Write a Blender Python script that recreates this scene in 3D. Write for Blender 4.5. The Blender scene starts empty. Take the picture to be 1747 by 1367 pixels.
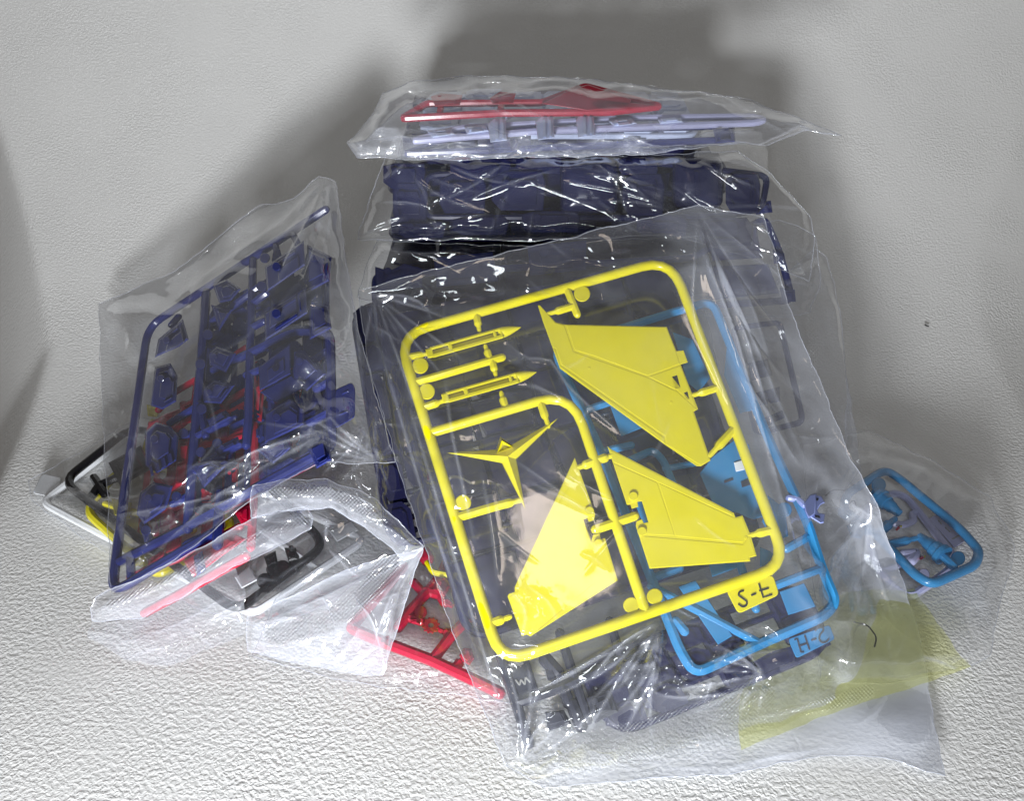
import bpy, math, random
import numpy as np
from mathutils import Vector
from mathutils.geometry import tessellate_polygon

# ------------------------------------------------------------------ camera, world, lights, exposure
CM = 0.01
FPX, CX, CY = 1400.0, 873.5, 683.5            # focal length and centre in photograph pixels
PITCH = math.radians(35)
CAM = np.array([0.0, 0.0, 40.0])              # cm
FW = np.array([0, math.cos(PITCH), -math.sin(PITCH)])
UP = np.array([0, math.sin(PITCH), math.cos(PITCH)])
RT = np.array([1.0, 0, 0])
sc = bpy.context.scene
col = sc.collection
cd = bpy.data.cameras.new('camera'); cam = bpy.data.objects.new('camera', cd); col.objects.link(cam)
cam.location = Vector(CAM * CM); cam.rotation_euler = (math.radians(90) - PITCH, 0, 0)
cd.sensor_width = 36; cd.lens = FPX / 1747 * 36; cd.clip_start = 0.01; cd.clip_end = 50
sc.camera = cam
w = bpy.data.worlds.new('World'); sc.world = w; w.use_nodes = True
w.node_tree.nodes['Background'].inputs[0].default_value = (1.0, 0.90, 0.80, 1)
w.node_tree.nodes['Background'].inputs[1].default_value = 0.085

def area(name, loc, target, power, color, sx, sy=None, shape='DISK'):
    l = bpy.data.lights.new(name, 'AREA'); o = bpy.data.objects.new(name, l); col.objects.link(o)
    l.energy = power; l.color = color; l.shape = shape; l.size = sx * CM
    if sy: l.size_y = sy * CM
    o.location = Vector(loc) * CM
    d = Vector(target) - Vector(loc); o.rotation_euler = d.to_track_quat('-Z', 'Y').to_euler()
    return o
area('desk_lamp_light', (-12, -34, 13), (0, 60, 12), 13.2, (0.96, 0.98, 1.0), 12)
area('room_lamp_light', (2, -48, 88), (0, 36, 4), 2.6, (0.90, 0.96, 1.0), 32, 14, 'RECTANGLE')
area('ceiling_lamp_light', (10, 7, 150), (8, 20, 0), 0.48, (1.0, 0.84, 0.70), 15, 24, 'RECTANGLE')
sc.view_settings.view_transform = 'Standard'; sc.view_settings.look = 'None'
sc.view_settings.exposure = 0.1; sc.view_settings.gamma = 1.0
sc.render.engine = 'CYCLES'
sc.cycles.max_bounces = 10; sc.cycles.transparent_max_bounces = 48; sc.cycles.glossy_bounces = 4
sc.cycles.diffuse_bounces = 3; sc.cycles.transmission_bounces = 8
sc.cycles.use_denoising = True
sc.cycles.sample_clamp_indirect = 6.0

# ------------------------------------------------------------------ materials
def principled(name, colr, rough=0.35, spec=0.5, sss=0.0, bump=0.0, bscale=900, alpha=None, trans=0.0):
    m = bpy.data.materials.new(name); m.use_nodes = True
    nt = m.node_tree; b = nt.nodes['Principled BSDF']
    nz = nt.nodes.new('ShaderNodeTexNoise'); nz.inputs['Scale'].default_value = 60; nz.inputs['Detail'].default_value = 4
    tc = nt.nodes.new('ShaderNodeTexCoord'); nt.links.new(tc.outputs['Object'], nz.inputs['Vector'])
    mx = nt.nodes.new('ShaderNodeMix'); mx.data_type = 'RGBA'
    mx.inputs[6].default_value = (*[c * 0.9 for c in colr], 1); mx.inputs[7].default_value = (*[min(1, c * 1.07) for c in colr], 1)
    nt.links.new(nz.outputs['Fac'], mx.inputs[0]); nt.links.new(mx.outputs[2], b.inputs['Base Color'])
    b.inputs['Roughness'].default_value = rough; b.inputs['Specular IOR Level'].default_value = spec
    if trans: b.inputs['Transmission Weight'].default_value = trans
    if sss:
        b.inputs['Subsurface Weight'].default_value = sss; b.inputs['Subsurface Radius'].default_value = (0.004, 0.003, 0.001)
        b.inputs['Subsurface Scale'].default_value = 0.3
    n2 = nt.nodes.new('ShaderNodeTexNoise'); n2.inputs['Scale'].default_value = bscale; n2.inputs['Detail'].default_value = 2
    nt.links.new(tc.outputs['Object'], n2.inputs['Vector'])
    bp = nt.nodes.new('ShaderNodeBump'); bp.inputs['Strength'].default_value = bump or 0.04; bp.inputs['Distance'].default_value = 0.0004
    nt.links.new(n2.outputs['Fac'], bp.inputs['Height']); nt.links.new(bp.outputs['Normal'], b.inputs['Normal'])
    return m

def film_mat(name, haze=0.06, tint=(0.97, 0.975, 0.985), hcol=(0.80, 0.84, 0.95), refl=0.09, rough=0.075):
    m = bpy.data.materials.new(name); m.use_nodes = True
    nt = m.node_tree; N = nt.nodes; L = nt.links
    N.remove(N['Principled BSDF']); out = N['Material Output']
    tr = N.new('ShaderNodeBsdfTransparent'); tr.inputs[0].default_value = (*tint, 1)
    df = N.new('ShaderNodeBsdfDiffuse'); df.inputs[0].default_value = (*hcol, 1)
    tl = N.new('ShaderNodeBsdfTranslucent'); tl.inputs[0].default_value = (*hcol, 1)
    dm = N.new('ShaderNodeMixShader'); dm.inputs[0].default_value = 0.35
    L.new(df.outputs[0], dm.inputs[1]); L.new(tl.outputs[0], dm.inputs[2])
    gl = N.new('ShaderNodeBsdfGlossy'); gl.inputs[0].default_value = (1, 1, 1, 1); gl.inputs['Roughness'].default_value = rough
    tc = N.new('ShaderNodeTexCoord'); uv = N.new('ShaderNodeUVMap'); uv.uv_map = 'film'
    # smudges and scuffs vary the haze
    nz = N.new('ShaderNodeTexNoise'); nz.inputs['Scale'].default_value = 26; nz.inputs['Detail'].default_value = 5; nz.inputs['Roughness'].default_value = 0.65
    L.new(tc.outputs['Object'], nz.inputs['Vector'])
    mr = N.new('ShaderNodeMapRange'); mr.inputs[1].default_value = 0.3; mr.inputs[2].default_value = 0.75
    mr.inputs[3].default_value = haze * 0.55; mr.inputs[4].default_value = haze * 1.5
    L.new(nz.outputs['Fac'], mr.inputs[0])
    mk = N.new('ShaderNodeAttribute'); mk.attribute_name = 'milk'
    sm = N.new('ShaderNodeMath'); sm.use_clamp = True; L.new(mr.outputs[0], sm.inputs[0]); L.new(mk.outputs['Fac'], sm.inputs[1])
    m1 = N.new('ShaderNodeMixShader'); L.new(sm.outputs[0], m1.inputs[0]); L.new(tr.outputs[0], m1.inputs[1]); L.new(dm.outputs[0], m1.inputs[2])
    # relief: embossed seal dots (attribute 'seal') and fine film waviness
    at = N.new('ShaderNodeAttribute'); at.attribute_name = 'seal'
    vm = N.new('ShaderNodeVectorMath'); vm.operation = 'SCALE'; vm.inputs[3].default_value = 2 * math.pi / 0.26
    L.new(uv.outputs[0], vm.inputs[0])
    sx = N.new('ShaderNodeSeparateXYZ'); L.new(vm.outputs[0], sx.inputs[0])
    s1 = N.new('ShaderNodeMath'); s1.operation = 'SINE'; L.new(sx.outputs[0], s1.inputs[0])
    s2 = N.new('ShaderNodeMath'); s2.operation = 'SINE'; L.new(sx.outputs[1], s2.inputs[0])
    mu = N.new('ShaderNodeMath'); mu.operation = 'MULTIPLY'; L.new(s1.outputs[0], mu.inputs[0]); L.new(s2.outputs[0], mu.inputs[1])
    mv = N.new('ShaderNodeMath'); mv.operation = 'MULTIPLY'; mv.inputs[1].default_value = 2.2; L.new(mu.outputs[0], mv.inputs[0])
    m2 = N.new('ShaderNodeMath'); m2.operation = 'MULTIPLY'; L.new(mv.outputs[0], m2.inputs[0]); L.new(at.outputs['Fac'], m2.inputs[1])
    n2 = N.new('ShaderNodeTexNoise'); n2.inputs['Scale'].default_value = 70; n2.inputs['Detail'].default_value = 3
    L.new(tc.outputs['Object'], n2.inputs['Vector'])
    n3 = N.new('ShaderNodeMath'); n3.operation = 'MULTIPLY'; n3.inputs[1].default_value = 0.16; L.new(n2.outputs['Fac'], n3.inputs[0])
    ad = N.new('ShaderNodeMath'); L.new(m2.outputs[0], ad.inputs[0]); L.new(n3.outputs[0], ad.inputs[1])
    bp = N.new('ShaderNodeBump'); bp.inputs['Strength'].default_value = 1.0; bp.inputs['Distance'].default_value = 0.00032
    L.new(ad.outputs[0], bp.inputs['Height'])
    L.new(bp.outputs['Normal'], gl.inputs['Normal']); L.new(bp.outputs['Normal'], df.inputs['Normal'])
    # thin-film reflectance: symmetric in both sides of the sheet
    lw = N.new('ShaderNodeLayerWeight'); lw.inputs[0].default_value = 0.5; L.new(bp.outputs['Normal'], lw.inputs['Normal'])
    pw = N.new('ShaderNodeMath'); pw.operation = 'POWER'; pw.inputs[1].default_value = 4.0; L.new(lw.outputs['Facing'], pw.inputs[0])
    ma = N.new('ShaderNodeMath'); ma.operation = 'MULTIPLY_ADD'; ma.inputs[1].default_value = 0.75; ma.inputs[2].default_value = refl
    L.new(pw.outputs[0], ma.inputs[0])
    m3 = N.new('ShaderNodeMixShader'); L.new(ma.outputs[0], m3.inputs[0]); L.new(m1.outputs[0], m3.inputs[1]); L.new(gl.outputs[0], m3.inputs[2])
    L.new(m3.outputs[0], out.inputs['Surface'])
    return m

def backdrop_mat():
    m = bpy.data.materials.new('embossed_paper'); m.use_nodes = True
    nt = m.node_tree; N = nt.nodes; L = nt.links; b = N['Principled BSDF']
    tc = N.new('ShaderNodeTexCoord')
    n0 = N.new('ShaderNodeTexNoise'); n0.inputs['Scale'].default_value = 9; n0.inputs['Detail'].default_value = 5
    L.new(tc.outputs['UV'], n0.inputs['Vector'])
    mx = N.new('ShaderNodeMix'); mx.data_type = 'RGBA'
    mx.inputs[6].default_value = (0.66, 0.66, 0.655, 1); mx.inputs[7].default_value = (0.73, 0.73, 0.725, 1)
    L.new(n0.outputs['Fac'], mx.inputs[0]); L.new(mx.outputs[2], b.inputs['Base Color'])
    b.inputs['Roughness'].default_value = 0.75; b.inputs['Specular IOR Level'].default_value = 0.25
    def noise(scale, detail, dist):
        n = N.new('ShaderNodeTexNoise'); n.inputs['Scale'].default_value = scale; n.inputs['Detail'].default_value = detail
        n.inputs['Distortion'].default_value = dist; L.new(tc.outputs['UV'], n.inputs['Vector']); return n
    a = noise(420, 3, 0.3); c = noise(150, 3, 0.3)
    mr = N.new('ShaderNodeMapRange'); mr.interpolation_type = 'SMOOTHSTEP'; mr.inputs[1].default_value = 0.35; mr.inputs[2].default_value = 0.66
    L.new(a.outputs['Fac'], mr.inputs[0])
    ad = N.new('ShaderNodeMath'); ad.operation = 'MULTIPLY_ADD'; ad.inputs[1].default_value = 0.8
    L.new(c.outputs['Fac'], ad.inputs[0]); L.new(mr.outputs[0], ad.inputs[2])
    bp = N.new('ShaderNodeBump'); bp.inputs['Strength'].default_value = 0.75; bp.inputs['Distance'].default_value = 0.00048
    n5 = noise(14, 4, 0.2); mv = N.new('ShaderNodeMapRange'); mv.inputs[1].default_value = 0.3; mv.inputs[2].default_value = 0.7; mv.inputs[3].default_value = 0.25; mv.inputs[4].default_value = 0.75
    L.new(n5.outputs['Fac'], mv.inputs[0]); L.new(mv.outputs[0], bp.inputs['Strength'])
    L.new(ad.outputs[0], bp.inputs['Height']); L.new(bp.outputs['Normal'], b.inputs['Normal'])
    return m

M = dict(
    yellow=principled('yellow_plastic', (0.66, 0.585, 0.003), 0.22, 0.5, 0.0),
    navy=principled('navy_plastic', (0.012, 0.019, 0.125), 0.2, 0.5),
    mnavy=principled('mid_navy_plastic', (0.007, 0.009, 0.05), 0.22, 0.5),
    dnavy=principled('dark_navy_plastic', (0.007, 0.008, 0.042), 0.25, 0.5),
    smoke=principled('smoke_grey_plastic', (0.03, 0.032, 0.045), 0.25, 0.5),
    blue=principled('sky_blue_plastic', (0.028, 0.20, 0.43), 0.22, 0.5),
    red=principled('red_plastic', (0.44, 0.005, 0.034), 0.24, 0.5),
    lav=principled('lavender_plastic', (0.40, 0.41, 0.62), 0.35, 0.5),
    peri=principled('periwinkle_plastic', (0.26, 0.32, 0.66), 0.3, 0.5),
    icy=principled('pale_clear_plastic', (0.55, 0.62, 0.85), 0.2, 0.5),
    white=principled('white_plastic', (0.75, 0.77, 0.80), 0.35, 0.5),
    black=principled('black_plastic', (0.008, 0.008, 0.010), 0.25, 0.5),
    ink=principled('black_ink', (0.01, 0.01, 0.01), 0.5, 0.3),
    pale=principled('worn_grey_lettering', (0.25, 0.25, 0.24), 0.5, 0.3),
    film=film_mat('clear_film', haze=0.07),
    film2=film_mat('clear_film_milky', haze=0.13, refl=0.09),
    filmq=film_mat('clear_film_thin', haze=0.035, refl=0.08),
    filmc=film_mat('clear_film_glassy', haze=0.012, refl=0.07),
    edge=film_mat('film_fold', haze=0.30, refl=0.16),
    lime=film_mat('lime_film', haze=0.18, tint=(0.96, 0.97, 0.68), hcol=(0.84, 0.85, 0.34), refl=0.05),
    flap=film_mat('clear_film_folded', haze=0.26, refl=0.09),
    paper=backdrop_mat(),
)

# ------------------------------------------------------------------ geometry helpers
def unit(v): v = np.asarray(v, float); return v / np.linalg.norm(v)
def rays(px):
    px = np.asarray(px, float)
    return FW + RT * ((px[..., 0:1] - CX) / FPX) + UP * ((CY - px[..., 1:2]) / FPX)
class Plane:
    """a sheet in space (cm): point P, unit normal n towards the viewer"""
    def __init__(s, P, n): s.P = np.asarray(P, float); s.n = unit(n)
    def at(s, px, h=0.0):
        d = rays(px); h = np.asarray(h, float)
        num = (s.P - CAM) @ s.n + h
        return CAM + d * (num / (d @ s.n))[..., None]
def tilt(P, deg, az=0):
    t, a = math.radians(deg), math.radians(az)
    return Plane(P, (math.sin(t) * math.sin(a), -math.sin(t) * math.cos(a), math.cos(t)))
def quad_map(c00, c10, c11, c01):
    """four corners in space -> map of (a, b) in 0..1"""
    c = [np.asarray(k, float) for k in (c00, c10, c11, c01)]
    n = unit(np.cross(c[1] - c[0], c[3] - c[0]))
    if n @ (CAM - c[0]) < 0: n = -n
    class Q: pass
    q = Q(); q.n = n
    q.W = np.linalg.norm(c[1] - c[0]); q.H = np.linalg.norm(c[3] - c[0])
    def at(ab, h=0.0):
        ab = np.asarray(ab, float); a, b = ab[..., 0:1] / q.W, ab[..., 1:2] / q.H
        return c[0] * (1 - a) * (1 - b) + c[1] * a * (1 - b) + c[2] * a * b + c[3] * (1 - a) * b + n * np.asarray(h)[..., None]
    q.at = at
    return q

class MB:
    def __init__(s): s.v = []; s.f = []; s.pieces = []
    def add(s, verts, faces):
        s.pieces.append((list(verts), list(faces)))
        o = len(s.v); s.v.extend([tuple(p) for p in verts]); s.f.extend([tuple(i + o for i in f) for f in faces])
    def tube(s, pts, n, r, sides=8, closed=False, r_list=None, caps=True):
        pts = np.asarray(pts, float); k = len(pts)
        if k < 2: return
        nx = np.roll(pts, -1, 0); pv = np.roll(pts, 1, 0)
        t = nx - pv
        if not closed: t[0] = pts[1] - pts[0]; t[-1] = pts[-1] - pts[-2]
        t /= np.linalg.norm(t, axis=1)[:, None] + 1e-12
        side = np.cross(t, n); side /= np.linalg.norm(side, axis=1)[:, None] + 1e-12
        rr = np.full(k, r) if r_list is None else np.asarray(r_list, float)
        up2 = np.cross(side, t)
        if not closed and caps:     # round the two ends
            P = [pts[0] - t[0] * rr[0] * .8, pts[0] - t[0] * rr[0] * .45]; S = [side[0]] * 2; U2 = [up2[0]] * 2; R2 = [rr[0] * .45, rr[0] * .85]
            pts = np.vstack([P, pts, [pts[-1] + t[-1] * rr[-1] * .45, pts[-1] + t[-1] * rr[-1] * .8]])
            side = np.vstack([S, side, [side[-1]] * 2]); up2 = np.vstack([U2, up2, [up2[-1]] * 2])
            rr = np.concatenate([R2, rr, [rr[-1] * .85, rr[-1] * .45]]); k += 4
        an = np.linspace(0, 2 * math.pi, sides, endpoint=False)
        V = (pts[:, None, :] + rr[:, None, None] * (np.cos(an)[None, :, None] * side[:, None, :] + np.sin(an)[None, :, None] * up2[:, None, :])).reshape(-1, 3)
        F = []
        for i in range(k if closed else k - 1):
            j = (i + 1) % k
            for q in range(sides):
                q2 = (q + 1) % sides
                F.append((i * sides + q, i * sides + q2, j * sides + q2, j * sides + q))
        if not closed:
            F.append(tuple(range(sides))[::-1]); F.append(tuple((k - 1) * sides + q for q in range(sides)))
        s.add(V, F)
    def build(s, name, mat, parent=None, origin=(0, 0, 0), angle=38, kind=None):
        me = bpy.data.meshes.new(name)
        V = (np.asarray(s.v) - np.asarray(origin)) * CM
        me.from_pydata(V.tolist(), [], s.f)
        me.update()
        bm_fix(me)
        me.polygons.foreach_set('use_smooth', [True] * len(me.polygons))
        if angle: me.set_sharp_from_angle(angle=math.radians(angle))
        me.materials.append(M[mat] if isinstance(mat, str) else mat)
        o = bpy.data.objects.new(name, me); col.objects.link(o)
        if parent is not None: o.parent = parent
        if kind: o['kind'] = kind
        return o
def bm_fix(me):
    import bmesh
    b = bmesh.new(); b.from_mesh(me); bmesh.ops.recalc_face_normals(b, faces=b.faces); b.to_mesh(me); b.free()

def fillet(pts, r, closed=False, n=6):
    """round the corners of a 2-D polyline"""
    pts = [np.asarray(p, float) for p in pts]; out = []; k = len(pts)
    for i, p in enumerate(pts):
        if not closed and i in (0, k - 1): out.append(p); continue
        a, b = pts[i - 1], pts[(i + 1) % k]
        da, db = a - p, b - p; la, lb = np.linalg.norm(da), np.linalg.norm(db)
        q = min(r, la * .45, lb * .45); A = p + da / la * q; B = p + db / lb * q
        for t in np.linspace(0, 1, n):
            # blend of a Bezier towards a circular corner
            out.append((1 - t) ** 2 * A + 2 * t * (1 - t) * p + t * t * B)
    return np.array(out)
def resample(pts, step, closed=False):
    pts = np.asarray(pts, float)
    if closed: pts = np.vstack([pts, pts[:1]])
    d = np.concatenate([[0], np.cumsum(np.linalg.norm(np.diff(pts, axis=0), axis=1))])
    n = max(2, int(d[-1] / step) + 1); t = np.linspace(0, d[-1], n)
    o = np.stack([np.interp(t, d, pts[:, i]) for i in range(pts.shape[1])], 1)
    return o[:-1] if closed else o
def inset(poly, d):
    """shrink a polygon by d (mitred)"""
    p = np.asarray(poly, float); k = len(p)
    ar = 0.5 * np.sum(p[:, 0] * np.roll(p[:, 1], -1) - np.roll(p[:, 0], -1) * p[:, 1]); sg = 1 if ar > 0 else -1
    out = []
    for i in range(k):
        a, b, c = p[i - 1], p[i], p[(i + 1) % k]
        e1 = (b - a) / (np.linalg.norm(b - a) + 1e-9); e2 = (c - b) / (np.linalg.norm(c - b) + 1e-9)
        n1 = np.array([-e1[1], e1[0]]) * sg; n2 = np.array([-e2[1], e2[0]]) * sg
        m = n1 + n2; l = m @ m
        m = m * (2 / l) if l > .35 else n1
        out.append(b + m * d)
    return np.array(out)

class Sprue:
    """one moulded tree: an Empty that parents frame, gates and parts; drawn on a plane, heights along its normal"""
    def __init__(s, name, label, cat, pl, mat, h=0.0, group=None, anchor=None):
        s.pl, s.mat, s.h = pl, mat, h
        s.o = bpy.data.objects.new(name, None); col.objects.link(s.o); s.o.empty_display_size = 0.01
        s.org = pl.at(np.array(anchor, float), h) if anchor is not None else np.zeros(3)
        s.o.location = Vector(s.org * CM)
        s.o['label'] = label; s.o['category'] = cat
        if group: s.o['group'] = group
    def P(s, pts, h=0.0): return s.pl.at(np.asarray(pts, float), s.h + np.zeros(len(pts)) + h)
    def build(s, mb, name, mat=None, parent=None, angle=38): return mb.build(name, mat or s.mat, parent or s.o, s.org, angle)
    def build_pieces(s, mb, name, mat=None, parent=None):
        for v, f in mb.pieces:
            k = MB(); k.add(v, f); s.build(k, name, mat, parent)
    def tube(s, mb, pts, r, fil=0, closed=False, h=0.0, sides=8, step=None, rl=None):
        p = fillet(pts, fil, closed) if fil else np.asarray(pts, float)
        mb.tube(s.P(p, h), s.pl.n, r, sides, closed, rl)
    def gate(s, mb, a, b, r, h=0.0):
        """a gate: a runner stub that swells and necks down at the part"""
        a, b = np.array(a, float), np.array(b, float)
        t = np.array([0, .35, .5, .62, .72, .9, 1.0]); pts = a + (b - a) * t[:, None]
        s.tube(mb, pts, r, h=h, rl=r * np.array([1, 1, 1.05, 1.0, .6, .62, .55]))
    def plate(s, mb, poly, h0, h1, ch=0.0, holes=(), base=None):
        """prism between heights h0 and h1; ch = chamfer in drawing units"""
        poly = np.asarray(poly, float); holes = [np.asarray(q, float) for q in holes]
        rings = [(poly, h0)]
        if ch: rings += [(poly, h1 - ch * (base or .037)), (inset(poly, ch), h1)]
        else: rings += [(poly, h1)]
        k = len(poly); V = np.vstack([s.P(p, h) for p, h in rings]); F = []
        for r in range(len(rings) - 1):
            for i in range(k):
                j = (i + 1) % k; F.append((r * k + i, r * k + j, (r + 1) * k + j, (r + 1) * k + i))
        top = rings[-1][0]
        loops = [top] + holes; flat = np.vstack(loops)
        tri = tessellate_polygon([[Vector((*q, 0)) for q in l] for l in loops])
        o = len(V); Vt = s.P(flat, h1); Vb = s.P(np.vstack([poly] + holes), h0)
        nh = len(flat)
        V = np.vstack([V, Vt, Vb])
        F += [tuple(o + i for i in t) for t in tri] + [tuple(o + nh + i for i in t[::-1]) for t in tri]
        at = k
        for q in holes:
            m = len(q)
            for i in range(m):
                j = (i + 1) % m; F.append((o + at + i, o + at + j, o + nh + at + j, o + nh + at + i))
            at += m
        mb.add(V, F)
    def disc(s, mb, c, r, h0, h1, n=18):
        a = np.linspace(0, 2 * math.pi, n, endpoint=False)
        s.plate(mb, np.stack([c[0] + r * np.cos(a), c[1] + r * np.sin(a)], 1), h0, h1, r * .1)
    def part(s, name, poly, h0, h1, ch=1.2, holes=(), parent=None, mat=None):
        mb = MB(); s.plate(mb, poly, h0, h1, ch, holes); return s.build(mb, name, mat, parent)

# ------------------------------------------------------------------ noise and films
def _hash(ix, iy, seed):
    h = (ix.astype(np.int64) * 374761393 + iy.astype(np.int64) * 668265263 + seed * 1442695041) & 0x7fffffff
    h = ((h ^ (h >> 13)) * 1274126177) & 0x7fffffff
    return ((h ^ (h >> 16)) & 0xffff) / 65535.0 * 2 * math.pi
def perlin(x, y, seed=0):
    ix, iy = np.floor(x), np.floor(y); fx, fy = x - ix, y - iy
    u = fx ** 3 * (fx * (fx * 6 - 15) + 10); v = fy ** 3 * (fy * (fy * 6 - 15) + 10)
    def g(a, b):
        t = _hash(ix + a, iy + b, seed); return np.cos(t) * (fx - a) + np.sin(t) * (fy - b)
    return (g(0, 0) * (1 - u) + g(1, 0) * u) * (1 - v) + (g(0, 1) * (1 - u) + g(1, 1) * u) * v
def polydist(G, pts):
    """distance of grid points to a polyline, and the position along it 0..1"""
    pts = np.asarray(pts, float); best = np.full(G.shape[:2], 1e9); par = np.zeros(G.shape[:2])
    L = np.linalg.norm(np.diff(pts, axis=0), axis=1); tot = L.sum(); acc = 0
    for a, b, l in zip(pts[:-1], pts[1:], L):
        d = b - a; t = np.clip(((G - a) @ d) / (d @ d), 0, 1)
        q = np.linalg.norm(G - (a + t[..., None] * d), axis=2); m = q < best
        best = np.where(m, q, best); par = np.where(m, (acc + t * l) / tot, par); acc += l
    return best, par
def fan(cx, cy, a0, a1, n, l0, l1, amp, wd, seed=0):
    rg = random.Random(seed); out = []
    for k in range(n):
        t = math.radians(a0 + (a1 - a0) * (k + rg.uniform(-.3, .3)) / max(1, n - 1)); l = rg.uniform(l0, l1); b = rg.uniform(-.12, .12) * l
        d = (math.cos(t), math.sin(t)); out.append(([(cx, cy), (cx + d[0] * l * .5 - d[1] * b, cy + d[1] * l * .5 + d[0] * b), (cx + d[0] * l, cy + d[1] * l)], amp * rg.uniform(.5, 1.1) * rg.choice([1, 1, -1]), wd * rg.uniform(.6, 1.3)))
    return out
def sstep(x): x = np.clip(x, 0, 1); return x * x * (3 - 2 * x)

def bag(label, pl, anchor, group=None):
    o = bpy.data.objects.new('plastic_bag', None); col.objects.link(o); o.empty_display_size = 0.01
    org = pl.at(np.array(anchor, float)); o.location = Vector(org * CM)
    o['label'] = label; o['category'] = 'plastic bag'
    if group: o['group'] = group
    o_org[o.name] = org
    return o
o_org = {}
def film(name, parent, pl, top, right, bottom, left, H=1.0, He=0.1, fall=60, bumps=(), creases=(), rnd=(40, .10, 120, 9, None),
         noise=(.18, 90), seals=(), nu=130, nv=150, mat='film', seed=1, edge=True, zmin=0.08, fine=1.0, drape=None, crumple=(), milk=None, wh=.16, outline=1.0):
    """one wall of a bag: a grid between four outline polylines, puffed over the contents, creased and crumpled"""
    rg = np.random.default_rng(seed)
    def rs(p, n): p = np.asarray(p, float); d = np.concatenate([[0], np.cumsum(np.linalg.norm(np.diff(p, axis=0), axis=1))]); t = np.linspace(0, d[-1], n); return np.stack([np.interp(t, d, p[:, i]) for i in (0, 1)], 1)
    T, B, Lf, R = rs(top, nu), rs(bottom, nu), rs(left, nv), rs(right, nv)
    u = np.linspace(0, 1, nu)[None, :, None]; v = np.linspace(0, 1, nv)[:, None, None]
    G = (1 - v) * T[None] + v * B[None] + (1 - u) * Lf[:, None] + u * R[:, None] - ((1 - u) * (1 - v) * T[0] + u * (1 - v) * T[-1] + (1 - u) * v * B[0] + u * v * B[-1])
    wb = 2.6 * outline; G = G + np.stack([perlin(G[..., 0] / 42, G[..., 1] / 42, seed + 61) * 2 * wb + perlin(G[..., 0] / 13, G[..., 1] / 13, seed + 63) * wb * .7, perlin(G[..., 0] / 42, G[..., 1] / 42, seed + 62) * 2 * wb + perlin(G[..., 0] / 13, G[..., 1] / 13, seed + 64) * wb * .7], -1)
    sw = np.linalg.norm(T[-1] - T[0]); sh = np.linalg.norm(Lf[-1] - Lf[0])
    ed = np.minimum(np.minimum(u, 1 - u)[..., 0] * sw, np.minimum(v, 1 - v)[..., 0] * sh)
    ed_n = ed * (1 + 1.2 * perlin(G[..., 0] / 95, G[..., 1] / 95, seed + 71) + .22 * perlin(G[..., 0] / 30, G[..., 1] / 30, seed + 72))
    h = He + (H - He) * sstep(ed_n / fall)
    for (bx, by, br, dh) in bumps: h = h + dh * np.exp(-((G[..., 0] - bx) ** 2 + (G[..., 1] - by) ** 2) / (2 * br * br))
    pts = pl.at(G, h)
    if drape is not None: pts = drape(G, h, pts)
    c = np.zeros(G.shape[:2]); X, Y = G[..., 0], G[..., 1]
    na, ns = noise
    c += na * perlin(X / ns, Y / ns, seed) + na * .5 * perlin(X / ns * 2.3 + 7, Y / ns * 2.1, seed + 5)
    # anisotropic ridges: tension folds
    th = rg.uniform(0, math.pi)
    for q in range(3):
        th += rg.uniform(.6, 1.4); ca, sa = math.cos(th), math.sin(th)
        a_, b_ = X * ca + Y * sa, -X * sa + Y * ca
        wv = perlin(a_ / (ns * 1.8) + 3 * q, b_ / (ns * 1.8), seed + 11 + q) * ns * .5
        rdg = 1 - np.abs(perlin(a_ / (ns * 2.2), (b_ + wv) / (ns * .38), seed + 21 + q)) * 2
        msk = sstep(perlin(X / (ns * 1.5), Y / (ns * 1.5), seed + 31 + q) * 2 + .35)
        c += na * .34 * fine * np.clip(rdg, 0, 1) ** 3 * msk
    n_, ra, rl, rw, rdir = rnd
    cr = list(creases)
    x0, x1, y0, y1 = X.min(), X.max(), Y.min(), Y.max()
    for _ in range(n_):
        cx_, cy_ = rg.uniform(x0, x1), rg.uniform(y0, y1); a = rg.uniform(0, math.pi) if rdir is None or rg.random() < .35 else rdir + rg.normal(0, .25)
        l = rl * rg.uniform(.3, 1.2); bend = rg.normal(0, .18) * l
        d = np.array([math.cos(a), math.sin(a)]); nn = np.array([-d[1], d[0]]); C0 = np.array([cx_, cy_])
        cr.append(([C0 - d * l / 2, C0 + nn * bend * .5, C0 + d * l / 2 + nn * bend * .2], ra * rg.uniform(.25, 1.1) * rg.choice([1, 1, -1]), rw * rg.uniform(.5, 1.3)))
    white = np.zeros(G.shape[:2])
    for (cp, amp, wd) in cr:
        dd, tt = polydist(G, resample(fillet(cp, 40), 18) if len(cp) > 2 else cp)
        prof = np.clip(np.sin(math.pi * np.clip(tt, .02, .98)), 0, 1) ** .6
        c += amp * np.exp(-np.sqrt((dd / wd) ** 2 + .03) * 1.4) * prof
        white = np.maximum(white, min(1.0, abs(amp) / .15) * np.exp(-(dd / 2.2) ** 2) * prof)
    for (bx, by, brx, bry, amp, scl) in crumple:
        msk = np.exp(-((X - bx) / brx) ** 2 - ((Y - by) / bry) ** 2)
        c += amp * msk * ((1 - 2 * np.abs(perlin(X / scl, Y / scl, seed + 51))) * .6 + (1 - 2 * np.abs(perlin(X / scl * 2.2 + 5, Y / scl * 1.9, seed + 52))) * .3 + perlin(X / scl * .6, Y / scl * .6, seed + 53))
    c *= .35 + .65 * sstep(ed / 25)
    pts = pts + pl.n * c[..., None]
    pts[..., 2] = np.where(pts[..., 2] < zmin, zmin + .02 * np.sin(X * .2) * np.sin(Y * .17), pts[..., 2])
    org = o_org[parent.name]
    V = ((pts - org) * CM).reshape(-1, 3)
    idx = np.arange(nu * nv).reshape(nv, nu)
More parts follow.
